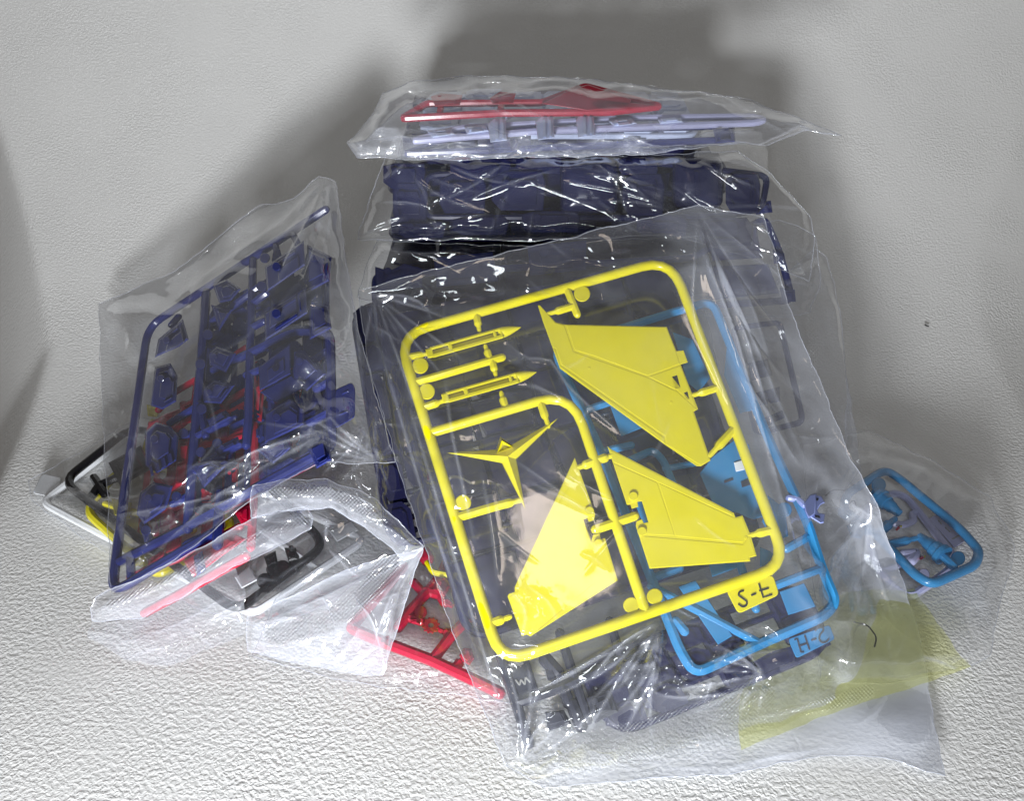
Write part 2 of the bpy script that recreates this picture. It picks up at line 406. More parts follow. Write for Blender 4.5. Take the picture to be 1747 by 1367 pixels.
    F = np.stack([idx[:-1, :-1], idx[1:, :-1], idx[1:, 1:], idx[:-1, 1:]], -1).reshape(-1, 4)
    me = bpy.data.meshes.new(name); me.from_pydata(V.tolist(), [], F.tolist())
    me.polygons.foreach_set('use_smooth', [True] * len(F))
    uvl = me.uv_layers.new(name='film')
    k = .037
    UV = np.stack([X.ravel() * k, Y.ravel() * k], 1)[F.ravel()]
    uvl.data.foreach_set('uv', UV.ravel())
    sl = np.zeros(G.shape[:2])
    for sp, wd in seals:
        dd, tt = polydist(G, sp); sl = np.maximum(sl, sstep((wd - dd) / 8))
    at = me.attributes.new('seal', 'FLOAT', 'POINT'); at.data.foreach_set('value', sl.ravel())
    mk = wh * white + (milk(G) if milk is not None else 0)      # stress-whitened folds; the whitening also paints in bright glints along creases
    at = me.attributes.new('milk', 'FLOAT', 'POINT'); at.data.foreach_set('value', np.clip(mk, 0, 1).ravel().astype(np.float32))
    me.materials.append(M[mat])
    o = bpy.data.objects.new(name, me); col.objects.link(o); o.parent = parent
    if edge:
        b = np.vstack([pts[0], pts[1:, -1], pts[-1, -2::-1], pts[-2:0:-1, 0]])
        mb = MB(); mb.tube(b[::2], pl.n, .026, 5, True)
        mb.build('edge_fold', 'edge', parent, org, None)
    return o, pts

# ------------------------------------------------------------------ the setting: one embossed sheet swept up behind the pile
def make_backdrop():
    R0, Y0 = 62.0, 50.0
    s = np.concatenate([np.linspace(-60, 46, 30), np.linspace(47, 150, 90)])
    u = np.concatenate([np.linspace(-150, -62, 16)[:-1], np.linspace(-62, -34, 50)[:-1], np.linspace(-34, 34, 40)[:-1], np.linspace(34, 62, 50)[:-1], np.linspace(62, 150, 16)])
    S, U = np.meshgrid(s, u, indexing='ij')
    a = np.clip((S - Y0) / R0, 0, math.radians(72)); ex = np.maximum(S - Y0 - R0 * math.radians(72), 0)
    Y = np.where(S < Y0, S, Y0 + R0 * np.sin(a) + ex * np.cos(a)); Z = np.where(S < Y0, 0, R0 * (1 - np.cos(a)) + ex * np.sin(a))
    nY, nZ = -np.sin(a), np.cos(a)
    uc = np.interp(S, [-60, 20, 48, 64, 91, 150], [26, 33, 38, 41.5, 54, 84]); ucr = np.interp(S, [-60, 20, 53, 67, 76, 150], [33, 37, 41.7, 43.2, 46, 84])
    t = np.where(U < 0, -U - uc, U - ucr); r = .6
    d = -np.where(U < 0, math.tan(math.radians(50)), math.tan(math.radians(11))) * (np.sqrt(np.maximum(t, 0) ** 2 + r * r) - r)
    d = d + .15 * perlin(U / 23, S / 27, 3)* sstep((np.abs(U) - 20) / 20)
    V = np.stack([U, Y + nY * d, Z + nZ * d], -1).reshape(-1, 3) * CM
    nv, nu = S.shape; idx = np.arange(nu * nv).reshape(nv, nu)
    F = np.stack([idx[:-1, :-1], idx[:-1, 1:], idx[1:, 1:], idx[1:, :-1]], -1).reshape(-1, 4)
    me = bpy.data.meshes.new('backdrop_sheet'); me.from_pydata(V.tolist(), [], F.tolist())
    me.polygons.foreach_set('use_smooth', [True] * len(F))
    uvl = me.uv_layers.new(name='UVMap'); UV = (np.stack([U.ravel(), S.ravel()], 1) * CM)[F.ravel()]; uvl.data.foreach_set('uv', UV.ravel())
    me.materials.append(M['paper'])
    o = bpy.data.objects.new('backdrop_sheet', me); col.objects.link(o); o['kind'] = 'structure'
make_backdrop()

# planes of the pile (cm)
PY = tilt((0, 24, 0), 28)                    # the big bag leaning on the stack
PL = tilt((-24.82, 35.68, 1.0), 36, -60)     # the bag on the left, leaning against the pile
PF = tilt((0, 0, 0.5), 0)                    # flat on the sheet
PT = tilt((0, 60, 20.0), 17)                 # topmost bag of the stack
P2 = tilt((0, 60, 13.4), 52)                 # second bag, front slope
P3 = tilt((0, 58.5, 9.0), 52)                # third bag
P4 = tilt((16, 52, 6.0), 32, 12)             # bag end hanging down on the right
z4 = lambda l: [(640 + x / 3.4175, 420 + y / 3.4175) for x, y in l]
z5 = lambda l: [(900 + x / 3.418, 420 + y / 3.418) for x, y in l]
z6 = lambda l: [(640 + x / 3.254, 780 + y / 3.254) for x, y in l]
z7 = lambda l: [(1000 + x / 3.254, 740 + y / 3.254) for x, y in l]
zt = lambda l: [(1150 + x / 5.4667, 930 + y / 5.4667) for x, y in l]
z2 = lambda l: [(140 + x / 2.912, 280 + y / 2.912) for x, y in l]
zA = lambda l: [(180 + x / 4.883, 540 + y / 4.883) for x, y in l]
zB = lambda l: [(400 + x / 4.882, 540 + y / 4.882) for x, y in l]
zC = lambda l: [(180 + x / 4.883, 780 + y / 4.883) for x, y in l]
zR = lambda l: [(540 + x / 4.022, 860 + y / 4.022) for x, y in l]
zD = lambda l: [(380 + x / 4.272, 760 + y / 4.272) for x, y in l]
zE = lambda l: [(1360 + x / 5.138, 780 + y / 5.138) for x, y in l]
zN = lambda l: [(820 + x / 4.16, 1050 + y / 4.16) for x, y in l]
zS = lambda l: [(580 + x / 2.0314, 100 + y / 2.0314) for x, y in l]

# ------------------------------------------------------------------ yellow sprue
def yellow_sprue():
    s = Sprue('sprue', 'bright yellow sprue with triangular wings in the big front bag', 'sprue', PY, 'yellow', 1.0, 'sprues in bags', (1000, 800))
    r = .33
    f = MB()
    s.tube(f, [(679, 572), (1144, 441), (1343, 965), (855, 1132)], r, 52, True, sides=12)
    s.tube(f, [(737, 738), (975, 668), (1102, 1048)], r * .95, 62, sides=12)
    fr = s.build(f, 'runner_frame')
    g = MB()
    s.tube(g, [(709, 653), (857, 610)], .27); s.gate(g, (836, 614), (828, 590), .24); s.gate(g, (840, 616), (846, 641), .24)
    s.gate(g, (813, 538), (818, 565), .25); s.gate(g, (863, 697), (855, 670), .25); s.gate(g, (921, 684), (936, 728), .25)
    s.tube(g, [(966, 490), (985, 537)], .26); s.gate(g, (978, 523), (934, 536), .26)
    s.gate(g, (695, 610), (734, 603), .24); s.gate(g, (722, 696), (760, 683), .26)
    s.tube(g, [(778, 884), (850, 863)], .28); s.gate(g, (840, 866), (890, 853), .27)
    s.gate(g, (834, 1065), (870, 1053), .26)
    s.gate(g, (1015, 787), (985, 799), .28); s.gate(g, (1015, 787), (1046, 777), .28)
    s.tube(g, [(1015, 904), (1083, 881)], .28)
    s.gate(g, (1224, 662), (1178, 676), .26); s.gate(g, (1252, 732), (1209, 779), .28); s.gate(g, (1323, 903), (1275, 915), .26)
    s.build_pieces(g, 'gate_runner')
    for c in [(993, 501), (717, 624), (728, 668), (790, 858), (1077, 1033), (1117, 1018)]:
        d = MB(); s.disc(d, c, 14, -.12, .14); s.build(d, 'ejector_disc')
    # number tab
    tab = s.part('number_tab', fillet(z7([(776, 872), (1037, 782), (1074, 895), (845, 1003)]), 9, True), -.16, .10, 1.2)
    t = MB()
    s.tube(t, fillet(zt([(645, 428), (608, 440), (600, 470), (640, 500), (682, 530), (676, 566), (640, 582), (604, 556)]), 5), .055, h=.12, sides=6)
    s.tube(t, zt([(725, 470), (760, 455)]), .055, h=.12, sides=6)
    s.tube(t, zt([(793, 366), (832, 492), (910, 464)]), .055, h=.12, sides=6); s.tube(t, zt([(800, 428), (878, 405)]), .055, h=.12, sides=6)
    s.build(t, 'lettering', 'ink', tab)
    # big wing
    out = z5([(60, 345), (72, 345), (165, 445), (215, 457), (812, 470), (868, 612), (910, 607), (935, 678), (893, 690), (995, 950), (970, 965), (1068, 1250), (1010, 1285), (985, 1283), (806, 1162), (190, 715), (145, 590), (90, 440)])
    h1 = z5([(842, 762), (872, 752), (892, 825), (862, 836)]); h2 = z5([(912, 856), (932, 848), (944, 892), (925, 899)])
    wing = s.part('wing', out, -.14, .12, .6, [h1, h2])
    L1 = [(220, 460), (275, 612), (860, 842)]
    pa = z5([(225, 460), (811, 472), (866, 613), (890, 688), (700, 757), (385, 640), (275, 608)])
    pb = z5([(72, 350), (163, 446), (215, 460), (268, 614), (700, 765), (845, 836), (866, 842), (990, 952), (966, 965), (1063, 1248), (1010, 1280), (812, 1160), (803, 1110), (197, 690), (165, 596), (145, 590), (92, 440)])
    pc = z5([(147, 598), (163, 602), (192, 696), (798, 1117), (803, 1156), (193, 712)])
    pd = z5([(705, 762), (892, 695), (912, 745), (985, 940), (872, 838), (850, 832)])
    for p, hs in ((pa, []), (pb, []), (pc, []), (pd, [h1, h2])):
        s.part('panel', inset(p, .5), .10, .150, .45, hs, wing)
    for c in z5([(360, 712), (838, 912)]):
        d = MB(); s.disc(d, c, 2.2, .14, .185, 8); s.build(d, 'pin_mark', None, wing)
    # two smaller wings
    out = z7([(118, 70), (145, 90), (820, 440), (830, 465), (868, 455), (912, 560), (947, 680), (910, 690), (912, 710), (352, 751), (275, 513), (280, 487), (310, 475), (320, 497), (345, 492), (309, 376), (285, 379), (290, 407), (253, 418), (246, 395), (226, 396)])
    wing = s.part('wing', out, -.14, .12, .6)
    for p in (z7([(122, 78), (145, 95), (815, 442), (815, 460), (150, 158)]),
              z7([(150, 164), (395, 272), (488, 550), (490, 568), (310, 560), (345, 492), (309, 376), (228, 393)]),
              z7([(402, 274), (826, 470), (866, 462), (905, 560), (870, 606), (496, 570)]),
              z7([(308, 568), (870, 616), (905, 566), (942, 678), (905, 690), (907, 706), (355, 747), (288, 545)])):
        s.part('panel', inset(p, .5), .10, .145, .4, (), wing)
    for c in z7([(262, 348), (310, 543)]):
        d = MB(); s.disc(d, c, 8, .1, .30, 14); s.build(d, 'hinge_boss', None, wing)
    d = MB(); s.disc(d, z7([(887, 578)])[0], 3, .1, .17, 10); s.build(d, 'pin_mark', None, wing)
    out = z6([(1108, 3), (1133, 70), (1222, 320), (1216, 350), (1187, 361), (1177, 340), (1155, 347), (1200, 466), (1210, 432), (1246, 424), (1252, 457), (1276, 450), (1347, 685), (862, 997), (842, 986), (815, 995), (735, 775), (742, 760), (775, 750), (775, 722)])
    wing = s.part('wing', out, -.14, .12, .6)
    for p in (z6([(1106, 12), (1128, 72), (950, 350), (785, 740), (782, 724)]),
              z6([(1130, 80), (1216, 322), (1156, 340), (1198, 470), (1240, 462), (1200, 700), (880, 985), (846, 980), (820, 985), (742, 778), (790, 745), (956, 354)]),
              z6([(1248, 462), (1272, 456), (1342, 684), (895, 975), (1208, 705)])):
        s.part('panel', inset(p, .5), .10, .145, .4, (), wing)
    for c in z6([(1190, 300), (1240, 480)]):
        d = MB(); s.disc(d, c, 8, .1, .30, 14); s.build(d, 'hinge_boss', None, wing)
    # two missile halves with open slots
    for dx, dy in ((0, 0), (91, 262)):
        o = np.array([300 + dx, 628 + dy]); tip = np.array([846 + dx, 474 + dy]); ax = (tip - o) / np.linalg.norm(tip - o); nr = np.array([-ax[1], ax[0]])
        def B(a0, a1, b0, b1): return z4([o + ax * a + nr * b for a, b in ((a0, b0), (a1, b0), (a1, b1), (a0, b1))])
        mis = s.part('missile_half', z4([o + ax * a + nr * b for a, b in ((0, -22), (12, -30), (455, -30), (455, 30), (12, 30), (0, 20))]), -.30, -.20, .8)
        k = MB()
        for q in (B(0, 40, -27, 27), B(132, 158, -24, 24), B(405, 425, -24, 24), B(446, 460, -30, 30), B(30, 455, -33, -14), B(30, 455, 8, 33)):
            s.plate(k, q, -.22, .28, 1.6)
        s.build(k, 'casing', None, mis)
        c = MB()
        t = np.array([0, .15, .4, .65, .85, 1]); P = z4([o + ax * (458 + 112 * q) for q in t])
        s.tube(c, P, .3, h=-.05, sides=12, rl=[.36, .35, .29, .2, .11, .02]); s.build(c, 'nose_cone', None, mis)
    # three-pronged fin
    c0 = np.array([866, 779.0]); st = MB()
    base = s.P([c0], .75)[0]
    for tip, wdt in (((952, 714), 15), ((763, 773), 14), ((896, 869), 15)):
        tip = np.array(tip, float); ax = (tip - c0) / np.linalg.norm(tip - c0); nr = np.array([-ax[1], ax[0]])
        k0 = c0 - ax * 4
        V = list(s.P([k0 + nr * wdt, k0 - nr * wdt, tip], -.12)) + list(s.P([k0 + nr * wdt * .9, k0 - nr * wdt * .9], .12)) + [s.P([c0], .62)[0], s.P([tip], .08)[0]]
        st.add(V, [(0, 1, 2), (3, 5, 6), (4, 6, 5), (0, 3, 6, 2), (1, 2, 6, 4), (3, 4, 5), (0, 1, 4, 3)])
    fin = s.build(st, 'tail_fin', angle=20)
    n_ = MB()
    V = list(s.P(z4([(700, 1205), (808, 1172), (730, 1110)]), .0)) + list(s.P(z4([(712, 1205), (800, 1172), (738, 1135)]), .85)) + list(s.P(z4([(745, 1195), (785, 1180), (750, 1160)]), .55))
    n_.add(V, [(0, 1, 4, 3), (1, 2, 5, 4), (2, 0, 3, 5), (3, 4, 7, 6), (4, 5, 8, 7), (5, 3, 6, 8), (6, 7, 8), (0, 2, 1)])
    s.build(n_, 'fin_socket', None, fin, angle=20)
    return s
yellow_sprue()

# ------------------------------------------------------------------ generic moulded shapes
def lump(s, poly, hgt, name='moulded_part', ch=2.6, h0=-.25, details=True, seed=0, mat=None):
    """a moulded armour block: chamfered body with a raised panel, ribs and a peg"""
    rg = random.Random(seed * 7 + 1)
    p = s.part(name, poly, h0, hgt, ch, (), None, mat)
    if details:
        q = np.asarray(poly, float); c = q.mean(0); sz = np.linalg.norm(q.max(0) - q.min(0))
        s.part('raised_panel', c + (q - c) * rg.uniform(.5, .66) + rg.uniform(-.05, .05) * sz, hgt - .02, hgt + rg.uniform(.14, .35), ch * .5, (), p, mat)
        for k in range(rg.choice([1, 2, 2, 3])):
            e = rg.randrange(len(q)); a, b = q[e], q[(e + 1) % len(q)]; m = c + ((a + b) / 2 - c) * .72; d = (b - a) * .26
            n = c - m; n = n / (np.linalg.norm(n) + 1e-6) * max(2.2, np.linalg.norm(d) * .25)
            s.part('rib', [m - d, m + d, m + d + n, m - d + n], hgt - .02, hgt + rg.uniform(.15, .5), ch * .3, (), p, mat)
        if sz > 30:
            k = MB(); s.disc(k, c + (q[0] - c) * .45, max(2.5, sz * .07), hgt - .02, hgt + rg.uniform(.3, .6), 12); s.build(k, 'peg', mat, p)
    return p
def gen_sprue(label, quad, mat, seed, cols=4, rows=4, r=.22, hmax=1.0, fill=.85, letters=None, group='sprues in bags', big=False):
    """a whole sprue laid out in the local centimetres of a rectangle in space"""
    q = quad_map(*quad); rg = random.Random(seed)
    s = Sprue('sprue', label, 'sprue', q, mat, 0, group, (q.W / 2, q.H / 2))
    W, H = q.W, q.H; f = MB()
    s.tube(f, [(0, 0), (W, 0), (W, H), (0, H)], r, 1.6, True)
    xs = [0] + [W * (i + rg.uniform(-.2, .2)) / cols for i in range(1, cols)] + [W]
    for x in xs[1:-1]: s.tube(f, [(x, 0), (x, H * rg.choice([1, 1, .72]))], r * .9)
    s.build(f, 'runner_frame'); g = MB()
    for i in range(cols):
        ys = [0] + [H * (k + rg.uniform(-.25, .25)) / rows for k in range(1, rows)] + [H]
        for k in range(rows):
            x0, x1, y0, y1 = xs[i], xs[i + 1], ys[k], ys[k + 1]
            if k and rg.random() < .7: s.tube(g, [(x0, y0), (x1, y0)], r * .8)
            if rg.random() > fill: continue
            w_, h_ = (x1 - x0) * (rg.uniform(.84, .98) if big else rg.uniform(.55, .92)), (y1 - y0) * (rg.uniform(.84, .98) if big else rg.uniform(.55, .92))
            cx, cy = (x0 + x1) / 2, (y0 + y1) / 2; hh = rg.uniform(.6 if big else .35, 1) * hmax
            t = rg.random()
            if big: t *= .7
            if t < .45: sh = [(-.5, -.5), (.2, -.5), (.5, -.25), (.5, .5), (-.3, .5), (-.5, .2)]
            elif t < .7: sh = [(-.5, -.35), (0, -.5), (.5, -.35), (.4, .5), (-.4, .5)]
            elif t < .85: sh = [(-.5, -.5), (.5, -.5), (.5, -.1), (.1, -.1), (.1, .5), (-.5, .5)]
            else: sh = [(.5 * math.cos(a), .5 * math.sin(a)) for a in np.linspace(0, 2 * math.pi, 14, endpoint=False)]
            poly = [(cx + a * w_, cy + b * h_) for a, b in sh]
            p = s.part('moulded_part', poly, -.2, hh, .12)
            if t < .7:
                s.part('raised_panel', [(cx + a * w_ * .6, cy + b * h_ * .6) for a, b in sh], hh - .02, hh + .12, .05, (), p)
            s.gate(g, (x0, cy), (cx - w_ * .45, cy), r * .8)
            if rg.random() < .5: s.gate(g, (x1, cy + h_ * .2), (cx + w_ * .45, cy + h_ * .2), r * .8)
    s.build_pieces(g, 'gate_runner')
    return s
def pxquad(pl, pts, h=0): return [pl.at(np.array(p, float), h) for p in pts]

# ------------------------------------------------------------------ sky-blue sprue under the yellow one
def blue_sprue():
    s = Sprue('sprue', 'sky blue sprue lying under the yellow sprue in the front bag', 'sprue', PY, 'blue', -.35, 'sprues in bags', (1200, 850))
    r = .30; f = MB()
    s.tube(f, [(945, 596), (1215, 513), (1307, 740), (1378, 893), (1402, 970), (1427, 1028), (1405, 1052), (1296, 1099), (1185, 1150), (1160, 1110), (1026, 771)], r, 22, True)
    s.build(f, 'runner_frame'); g = MB()
    for a in ([(1341, 937), (1377, 917)], [(1322, 1000), (1403, 969)], [(1026, 771), (1077, 760)], [(967, 645), (1010, 632)], [(1000, 700), (1060, 680)],
              [(1110, 1000), (1296, 1098)], [(1118, 985), (1160, 970)], [(1240, 900), (1290, 1040)]): s.tube(g, a, r * .85)
    s.tube(g, [(1060, 792), (1114, 768), (1132, 786), (1150, 830), (1180, 900)], r * .85, 14)
    s.tube(g, [(1134, 800), (1190, 790)], r * .7)
    s.tube(g, [(1152, 1060), (1168, 1078)], r * 1.0)
    s.build_pieces(g, 'gate_runner')
    for i, p in enumerate((z7([(630, 222), (700, 130), (820, 35), (905, 60), (985, 462), (930, 476), (905, 470), (840, 440), (770, 425), (700, 380)]),
              z5([(845, 500), (965, 545), (1065, 770), (1000, 850), (935, 800)]),
              zt([(40, 390), (200, 330), (545, 850), (410, 932)]), zt([(800, 20), (900, 60), (960, 120), (880, 220), (800, 200)]),
              [(1310, 845), (1340, 870), (1345, 915), (1322, 925), (1300, 890)], [(1040, 690), (1100, 670), (1120, 720), (1060, 745)], [(1075, 840), (1130, 815), (1160, 880), (1100, 900)], [(1240, 590), (1262, 640), (1285, 700), (1262, 705), (1235, 640)], [(1330, 1010), (1372, 995), (1392, 1035), (1345, 1050)], [(1200, 930), (1250, 915), (1270, 965), (1215, 985)])):
        w_ = s.part('wing' if i < 3 else 'moulded_part', p, -.12, .12, 1.0)
        if i == 0:
            for q in (z7([(820, 160), (872, 145), (882, 200), (832, 212)]), z7([(765, 262), (815, 245), (818, 258), (768, 276)]), z7([(858, 268), (905, 250), (912, 285), (866, 300)])):
                s.part('slot_frame', q, .1, .22, 1.0, (), w_, 'smoke' if q[0][1] > 810 else 'white')
    d = MB(); s.disc(d, (1338, 870), 13, -.12, .16); s.build(d, 'ejector_disc')
    tab = s.part('number_tab', fillet(zt([(1062, 880), (1450, 745), (1502, 880), (1140, 1062)]), 6, True), -.14, .10, 1.0)
    t = MB()
    s.tube(t, fillet(zt([(1318, 800), (1345, 768), (1390, 772), (1395, 800), (1360, 840), (1352, 882), (1376, 915), (1420, 908), (1442, 880)]), 4), .05, h=.12, sides=6)
    s.tube(t, zt([(1285, 890), (1322, 878)]), .05, h=.12, sides=6)
    s.tube(t, zt([(1128, 885), (1150, 878), (1185, 1005), (1205, 1000)]), .05, h=.12, sides=6)
    s.tube(t, zt([(1220, 850), (1262, 975)]), .05, h=.12, sides=6); s.tube(t, zt([(1165, 945), (1240, 920)]), .05, h=.12, sides=6)
    s.build(t, 'lettering', 'smoke', tab)
blue_sprue()

# ------------------------------------------------------------------ dark sprue at the bottom of the front bag
def smoke_sprue():
    s = Sprue('sprue', 'dark smoky sprue showing below the yellow frame in the front bag', 'sprue', PY, 'smoke', -.5, 'sprues in bags', (960, 1180))
    f = MB(); r = .30
    s.tube(f, [(845, 1090), (903, 1270)], r)
    s.tube(f, [(880, 1200), (960, 1172), (1048, 1130), (1130, 1095)], r)
    s.tube(f, [(955, 1080), (1003, 1230)], r * .9); s.tube(f, [(1040, 1060), (1086, 1205)], r * .9); s.tube(f, [(898, 1130), (917, 1190)], r * .6)
    s.build(f, 'runner_frame'); g = MB()
    s.gate(g, (962, 1175), (978, 1222), .34); s.gate(g, (940, 1140), (948, 1170), .34); s.tube(g, [(930, 1125), (952, 1150)], .4); s.tube(g, [(975, 1200), (992, 1240)], .36)
    s.build_pieces(g, 'gate_runner')
    tab = s.part('number_tab', zN([(200, 385), (330, 340), (405, 550), (275, 622)]), -.12, .10, 1)
    t = MB()
    s.tube(t, fillet(zN([(250, 462), (278, 500), (285, 455), (315, 495), (318, 440), (350, 475)]), 3), .05, h=.12, sides=6); s.tube(t, fillet(zN([(190, 350), (220, 358), (240, 340)]), 3), .05, h=.12, sides=6)
    s.build(t, 'lettering', 'pale', tab)
    for i, p in enumerate(([(1000, 1190), (1040, 1175), (1055, 1215), (1015, 1235)], [(1060, 1130), (1110, 1110), (1125, 1150), (1075, 1170)], [(930, 1215), (962, 1212), (975, 1236), (935, 1248)])):
        lump(s, p, .3, seed=i)
smoke_sprue()
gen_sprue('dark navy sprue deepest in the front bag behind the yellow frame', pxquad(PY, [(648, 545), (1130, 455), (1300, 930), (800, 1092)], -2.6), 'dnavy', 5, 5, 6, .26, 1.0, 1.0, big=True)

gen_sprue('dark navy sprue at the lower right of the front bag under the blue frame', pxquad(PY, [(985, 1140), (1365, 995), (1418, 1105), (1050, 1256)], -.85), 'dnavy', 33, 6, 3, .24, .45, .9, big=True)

gen_sprue('added navy sprue darkening the shaded gap between left bag and front bag', pxquad(PY, [(602, 530), (700, 505), (800, 905), (668, 935)], -3.3), 'dnavy', 35, 3, 6, .26, .9, 1.0, big=True)  # dark filler standing in for the shade between the two bags

# ------------------------------------------------------------------ left bag: navy, red
def navy_sprue():
    s = Sprue('sprue', 'navy blue sprue of armour parts standing in the tilted left bag', 'sprue', PL, 'navy', .35, 'sprues in bags', (400, 700))
    r = .32; f = MB()
    s.tube(f, [(556, 357), (430, 440), (252, 558), (243, 623), (229, 724), (215, 821), (190, 1015), (295, 950), (372, 905)], r, 34)
    s.tube(f, [(205, 958), (313, 903), (436, 834), (566, 762), (563, 566), (500, 566), (365, 632)], r, 16)
    s.tube(f, [(352, 500), (343, 623), (331, 765), (321, 903)], r * 1.05)
    s.tube(f, [(432, 444), (428, 572), (424, 724), (420, 760)], r * .95); s.tube(f, [(376, 841), (371, 931)], r)
    s.build(f, 'runner_frame'); g = MB()
    for a in ([(363, 548), (442, 489)], [(290, 722), (342, 690)], [(336, 744), (401, 714)], [(354, 786), (418, 754)], [(331, 806), (380, 780)], [(527, 619), (560, 598)], [(539, 664), (560, 652)],
              [(529, 721), (564, 702)], [(428, 560), (450, 548)], [(428, 520), (455, 500)], [(470, 445), (472, 432)], [(295, 860), (325, 845)], [(245, 895), (255, 925)], [(420, 640), (445, 630)], [(398, 730), (425, 716)],
              [(344, 700), (352, 745)], [(300, 745), (330, 740)], [(222, 950), (224, 985)], [(318, 930), (344, 918)], [(305, 540), (292, 555)], [(500, 400), (512, 425)], [(470, 420), (476, 440)]): s.tube(g, a, r * .85)
    s.build_pieces(g, 'gate_runner')
    for c in zA([(800, 770), (790, 395), (850, 150), (650, 975), (930, 1060), (795, 1130)]) + zC([(590, 330), (335, 610)]) + [(452, 440), (446, 488)]:
        k = MB(); s.disc(k, c, 9, -.2, .45, 14); s.build(k, 'peg')
    box = lambda pts, hgt, sd, ch=2: lump(s, pts, hgt * 1.15, 'armour_part', ch + 1, seed=sd)
    B1 = box([(452, 455), (518, 410), (521, 452), (456, 498)], 1.2, 1); box([(524, 417), (566, 438), (562, 479), (524, 500)], .7, 2)
    box([(451, 534), (521, 489), (525, 534), (452, 582)], 1.2, 3); box([(528, 510), (560, 522), (566, 560), (528, 580)], .7, 4)
    box([(270, 579), (312, 544), (322, 579), (305, 592), (264, 610)], .6, 5)
    box([(264, 627), (291, 620), (303, 641), (301, 685), (277, 699), (257, 692)], .8, 6)
    b5 = box([(248, 737), (266, 720), (291, 728), (305, 745), (301, 786), (268, 808), (248, 794)], .8, 7)
    for k in range(4):
        x = 254 + k * 11; y = 796 - k * 7
        s.part('fin', [(x, y), (x + 5, y - 3), (x + 9, y + 14), (x + 4, y + 17)], .3, 1.1, 1.0, (), b5)
    box([(239, 841), (262, 823), (295, 829), (286, 862), (282, 870), (246, 895), (233, 878)], .8, 8, 3)
    b7 = s.part('armour_part', [(441, 626), (495, 586), (496, 638), (443, 667)], -.2, 1.0, 2)
    s.part('raised_panel', [(456, 632), (484, 611), (485, 633), (457, 652)], 1.0, 1.12, .8, (), b7)
    k = MB(); s.disc(k, (470, 628), 6, 1.1, 1.24, 12); s.build(k, 'hole_shade', 'dnavy', b7)  # darker disc stands in for the shade inside a round hole
    s.part('armour_part', [(443, 669), (497, 640), (522, 660), (470, 687)], -.2, .6, 2)
    box([(451, 706), (494, 681), (519, 698), (519, 724), (494, 737), (451, 757)], .9, 9); box([(437, 767), (494, 741), (496, 765), (466, 792)], .6, 10)
    box([(499, 597), (519, 599), (556, 638), (523, 668), (499, 655)], .5, 11); box([(363, 486), (387, 476), (411, 493), (394, 513), (374, 517)], .7, 12)
    box([(354, 603), (370, 591), (403, 603), (385, 636), (358, 622)], .6, 13); box([(344, 667), (364, 648), (401, 657), (377, 689), (348, 687)], .6, 14)
    box([(327, 794), (360, 784), (385, 796), (348, 833)], .6, 15); box([(360, 520), (398, 527), (374, 565)], .5, 16)
    box([(352, 715), (385, 700), (396, 712), (360, 732)], .5, 17); box([(366, 765), (405, 745), (412, 757), (372, 778)], .5, 18)
    box([(330, 950), (345, 940), (352, 972), (335, 985)], .3, 19); box([(525, 765), (560, 745), (566, 785), (540, 800)], .4, 20)
    tab = s.part('number_tab', fillet([(572, 665), (600, 652), (606, 662), (606, 712), (572, 732)], 6, True), -.14, .12, 1.2)
    t = MB(); s.tube(t, [(585, 672), (594, 668)], .06, h=.13, sides=6); s.tube(t, [(586, 682), (586, 698)], .06, h=.13, sides=6); s.tube(t, [(580, 708), (592, 703)], .06, h=.13, sides=6)
    s.build(t, 'lettering', None, tab)
navy_sprue()
def red_left():
    s = Sprue('sprue', 'red sprue tucked behind the navy parts in the tilted left bag', 'sprue', PL, 'red', -.75, 'sprues in bags', (350, 850))
    f = MB(); r = .26
    for a, fl in (([(270, 700), (300, 668), (338, 646), (331, 692), (312, 690)], 4), ([(330, 706), (296, 738)], 0), ([(326, 752), (319, 816), (284, 836), (268, 818)], 6),
                  ([(438, 622), (433, 700), (436, 800), (428, 935)], 0), ([(380, 690), (420, 667)], 0), ([(392, 612), (420, 594)], 0), ([(258, 885), (291, 870), (318, 857)], 0), ([(291, 870), (297, 915)], 0),
                  ([(260, 888), (266, 910)], 0), ([(385, 868), (432, 850), (430, 905)], 4), ([(222, 985), (262, 968), (300, 955), (410, 900)], 0), ([(366, 720), (420, 690)], 0), ([(345, 760), (418, 745)], 0), ([(350, 775), (425, 730)], 0)):
        s.tube(f, a, r, fl)
    s.tube(f, [(247, 1046), (300, 1018), (420, 950)], r * 1.15)
    s.build_pieces(f, 'runner')
    for i, p in enumerate(([(338, 825), (370, 843), (368, 862), (336, 862)], [(252, 954), (282, 935), (280, 948), (252, 972)], [(313, 958), (368, 921), (403, 912), (420, 920), (330, 985)], [(305, 755), (324, 752), (318, 790), (304, 785)],
                           [(398, 872), (430, 858), (432, 900), (412, 895)], [(385, 800), (408, 790), (405, 830), (388, 830)], [(306, 690), (330, 680), (328, 720), (308, 728)], [(345, 880), (366, 872), (362, 910), (342, 918)], [(284, 905), (312, 895), (308, 935), (282, 945)], [(440, 640), (452, 660), (446, 720), (434, 715)], [(300, 790), (322, 782), (318, 822), (296, 830)])):
        lump(s, p, .3, seed=i + 40)
red_left()
gen_sprue('red sprue of small parts low behind the navy sprue', pxquad(PL, [(238, 940), (560, 775), (556, 610), (262, 720)], -2.0), 'red', 21, 6, 4, .28, .8, .95)
gen_sprue('second navy sprue with small parts behind the first in the left bag', pxquad(PL, [(345, 890), (556, 775), (556, 430), (360, 530)], -1.15), 'navy', 22, 5, 7, .26, .8, .85)

